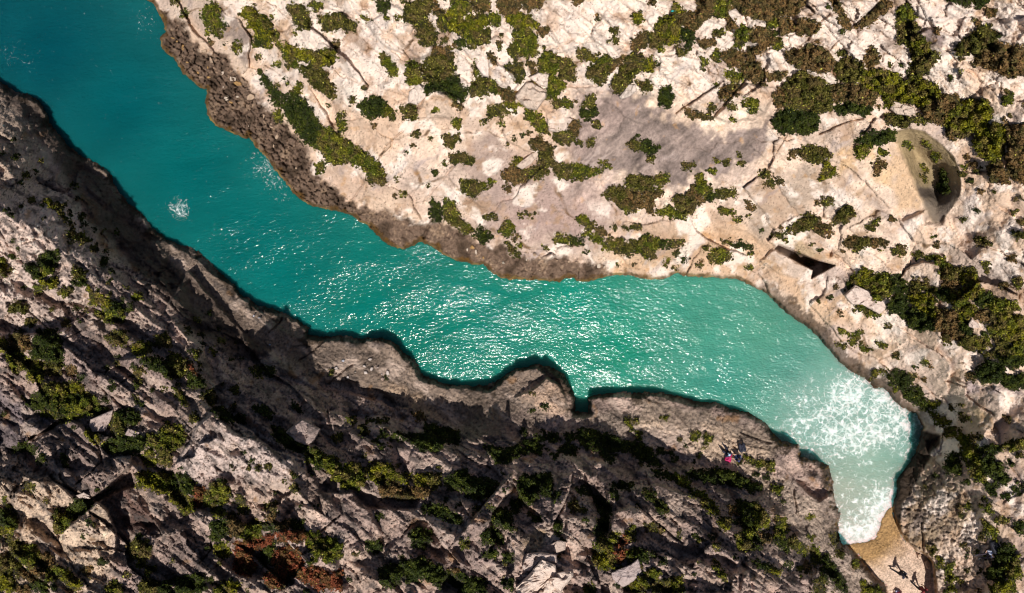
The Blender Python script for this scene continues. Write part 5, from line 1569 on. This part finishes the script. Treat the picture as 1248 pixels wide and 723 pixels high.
def bag(px, py, rz, s, col, label, cat='backpack', strap=True, name='backpack'):
    bx, by, bz = ray(px, py, float(h_at(px, py)))
    root = bpy.data.objects.new(name, None); COL.objects.link(root); root.location = (bx,by,bz); root.rotation_euler = (0,0,R(rz)); tag(root, label, cat)
    m = pmat(name+'_fabric', col, .7)
    fused('pack', [((-.10*s,-.16*s,.14*s),(-.10*s,.16*s,.14*s),.13*s,.11*s),((.10*s,-.16*s,.14*s),(.10*s,.16*s,.14*s),.13*s,.11*s),((0,-.1*s,.2*s),(0,.1*s,.2*s),.13*s,.11*s)], m, root, .02)
    fused('pocket', [((-.07*s,-.14*s,.30*s),(.07*s,-.14*s,.30*s),.07*s,.07*s),((0,-.14*s,.28*s),(0,0,.30*s),.07*s,.06*s)], m, root, .02)
    if strap:
        for e in (-1, 1): fused('strap', [((.07*e*s,.2*s,.2*s),(.13*e*s,.30*s,.12*s),.022,.022),((.13*e*s,.30*s,.12*s),(.2*e*s,.14*s,.05*s),.022,.022)], m, root, .012)
bag(903.6, 545, 12, 1.25, (.012,.014,.03), 'black backpack lying alone on the ledge behind the two seated people')
bag(887.2, 557.6, -20, 1.15, (.42,.01,.10), 'magenta backpack beside the person in navy and pale blue cap')
bag(1212, 664.5, 25, 1.9, (.012,.012,.02), 'large black bag beside the shrubs above the person in white')
bag(820.3, 14.8, 60, .5, (.0,.45,.50), 'small turquoise bag lying in scrub at the top edge', cat='bag', strap=False, name='bag')
# ------------------------------------------------------------------ camera, light, world
cam = bpy.data.cameras.new('camera'); cam.sensor_width = 36; cam.lens = 36*F/1248; cam.clip_end = 500; cam.clip_start = .5
co = bpy.data.objects.new('camera', cam); COL.objects.link(co); co.location = (0,0,H); co.rotation_euler = (0,0,0); scene.camera = co
EL, AZ = 64, 2      # sun towards the bottom of the picture, a little to the right
sd = bpy.data.lights.new('sun', 'SUN'); sd.energy = 5.0; sd.angle = R(.5); sd.color = (1,.955,.89)
so = bpy.data.objects.new('sun', sd); COL.objects.link(so); so.location = (0,0,80)
so.rotation_euler = (R(90-EL), 0, R(AZ))
w = bpy.data.worlds.new('World'); scene.world = w; w.use_nodes = True; nt = w.node_tree
sk = nt.nodes.new('ShaderNodeTexSky'); sk.sky_type = 'NISHITA'; sk.sun_disc = False; sk.sun_elevation = R(EL); sk.sun_rotation = R(180-AZ)
bg = nt.nodes['Background']; nt.links.new(sk.outputs[0], bg.inputs[0]); bg.inputs[1].default_value = .05
vs = scene.view_settings; vs.view_transform = 'Standard'; vs.look = 'None'; vs.gamma = 1; vs.use_curve_mapping = False; vs.exposure = .14
scene.cycles.filter_width = 1.15; scene.render.resolution_x = 1248; scene.render.resolution_y = 723
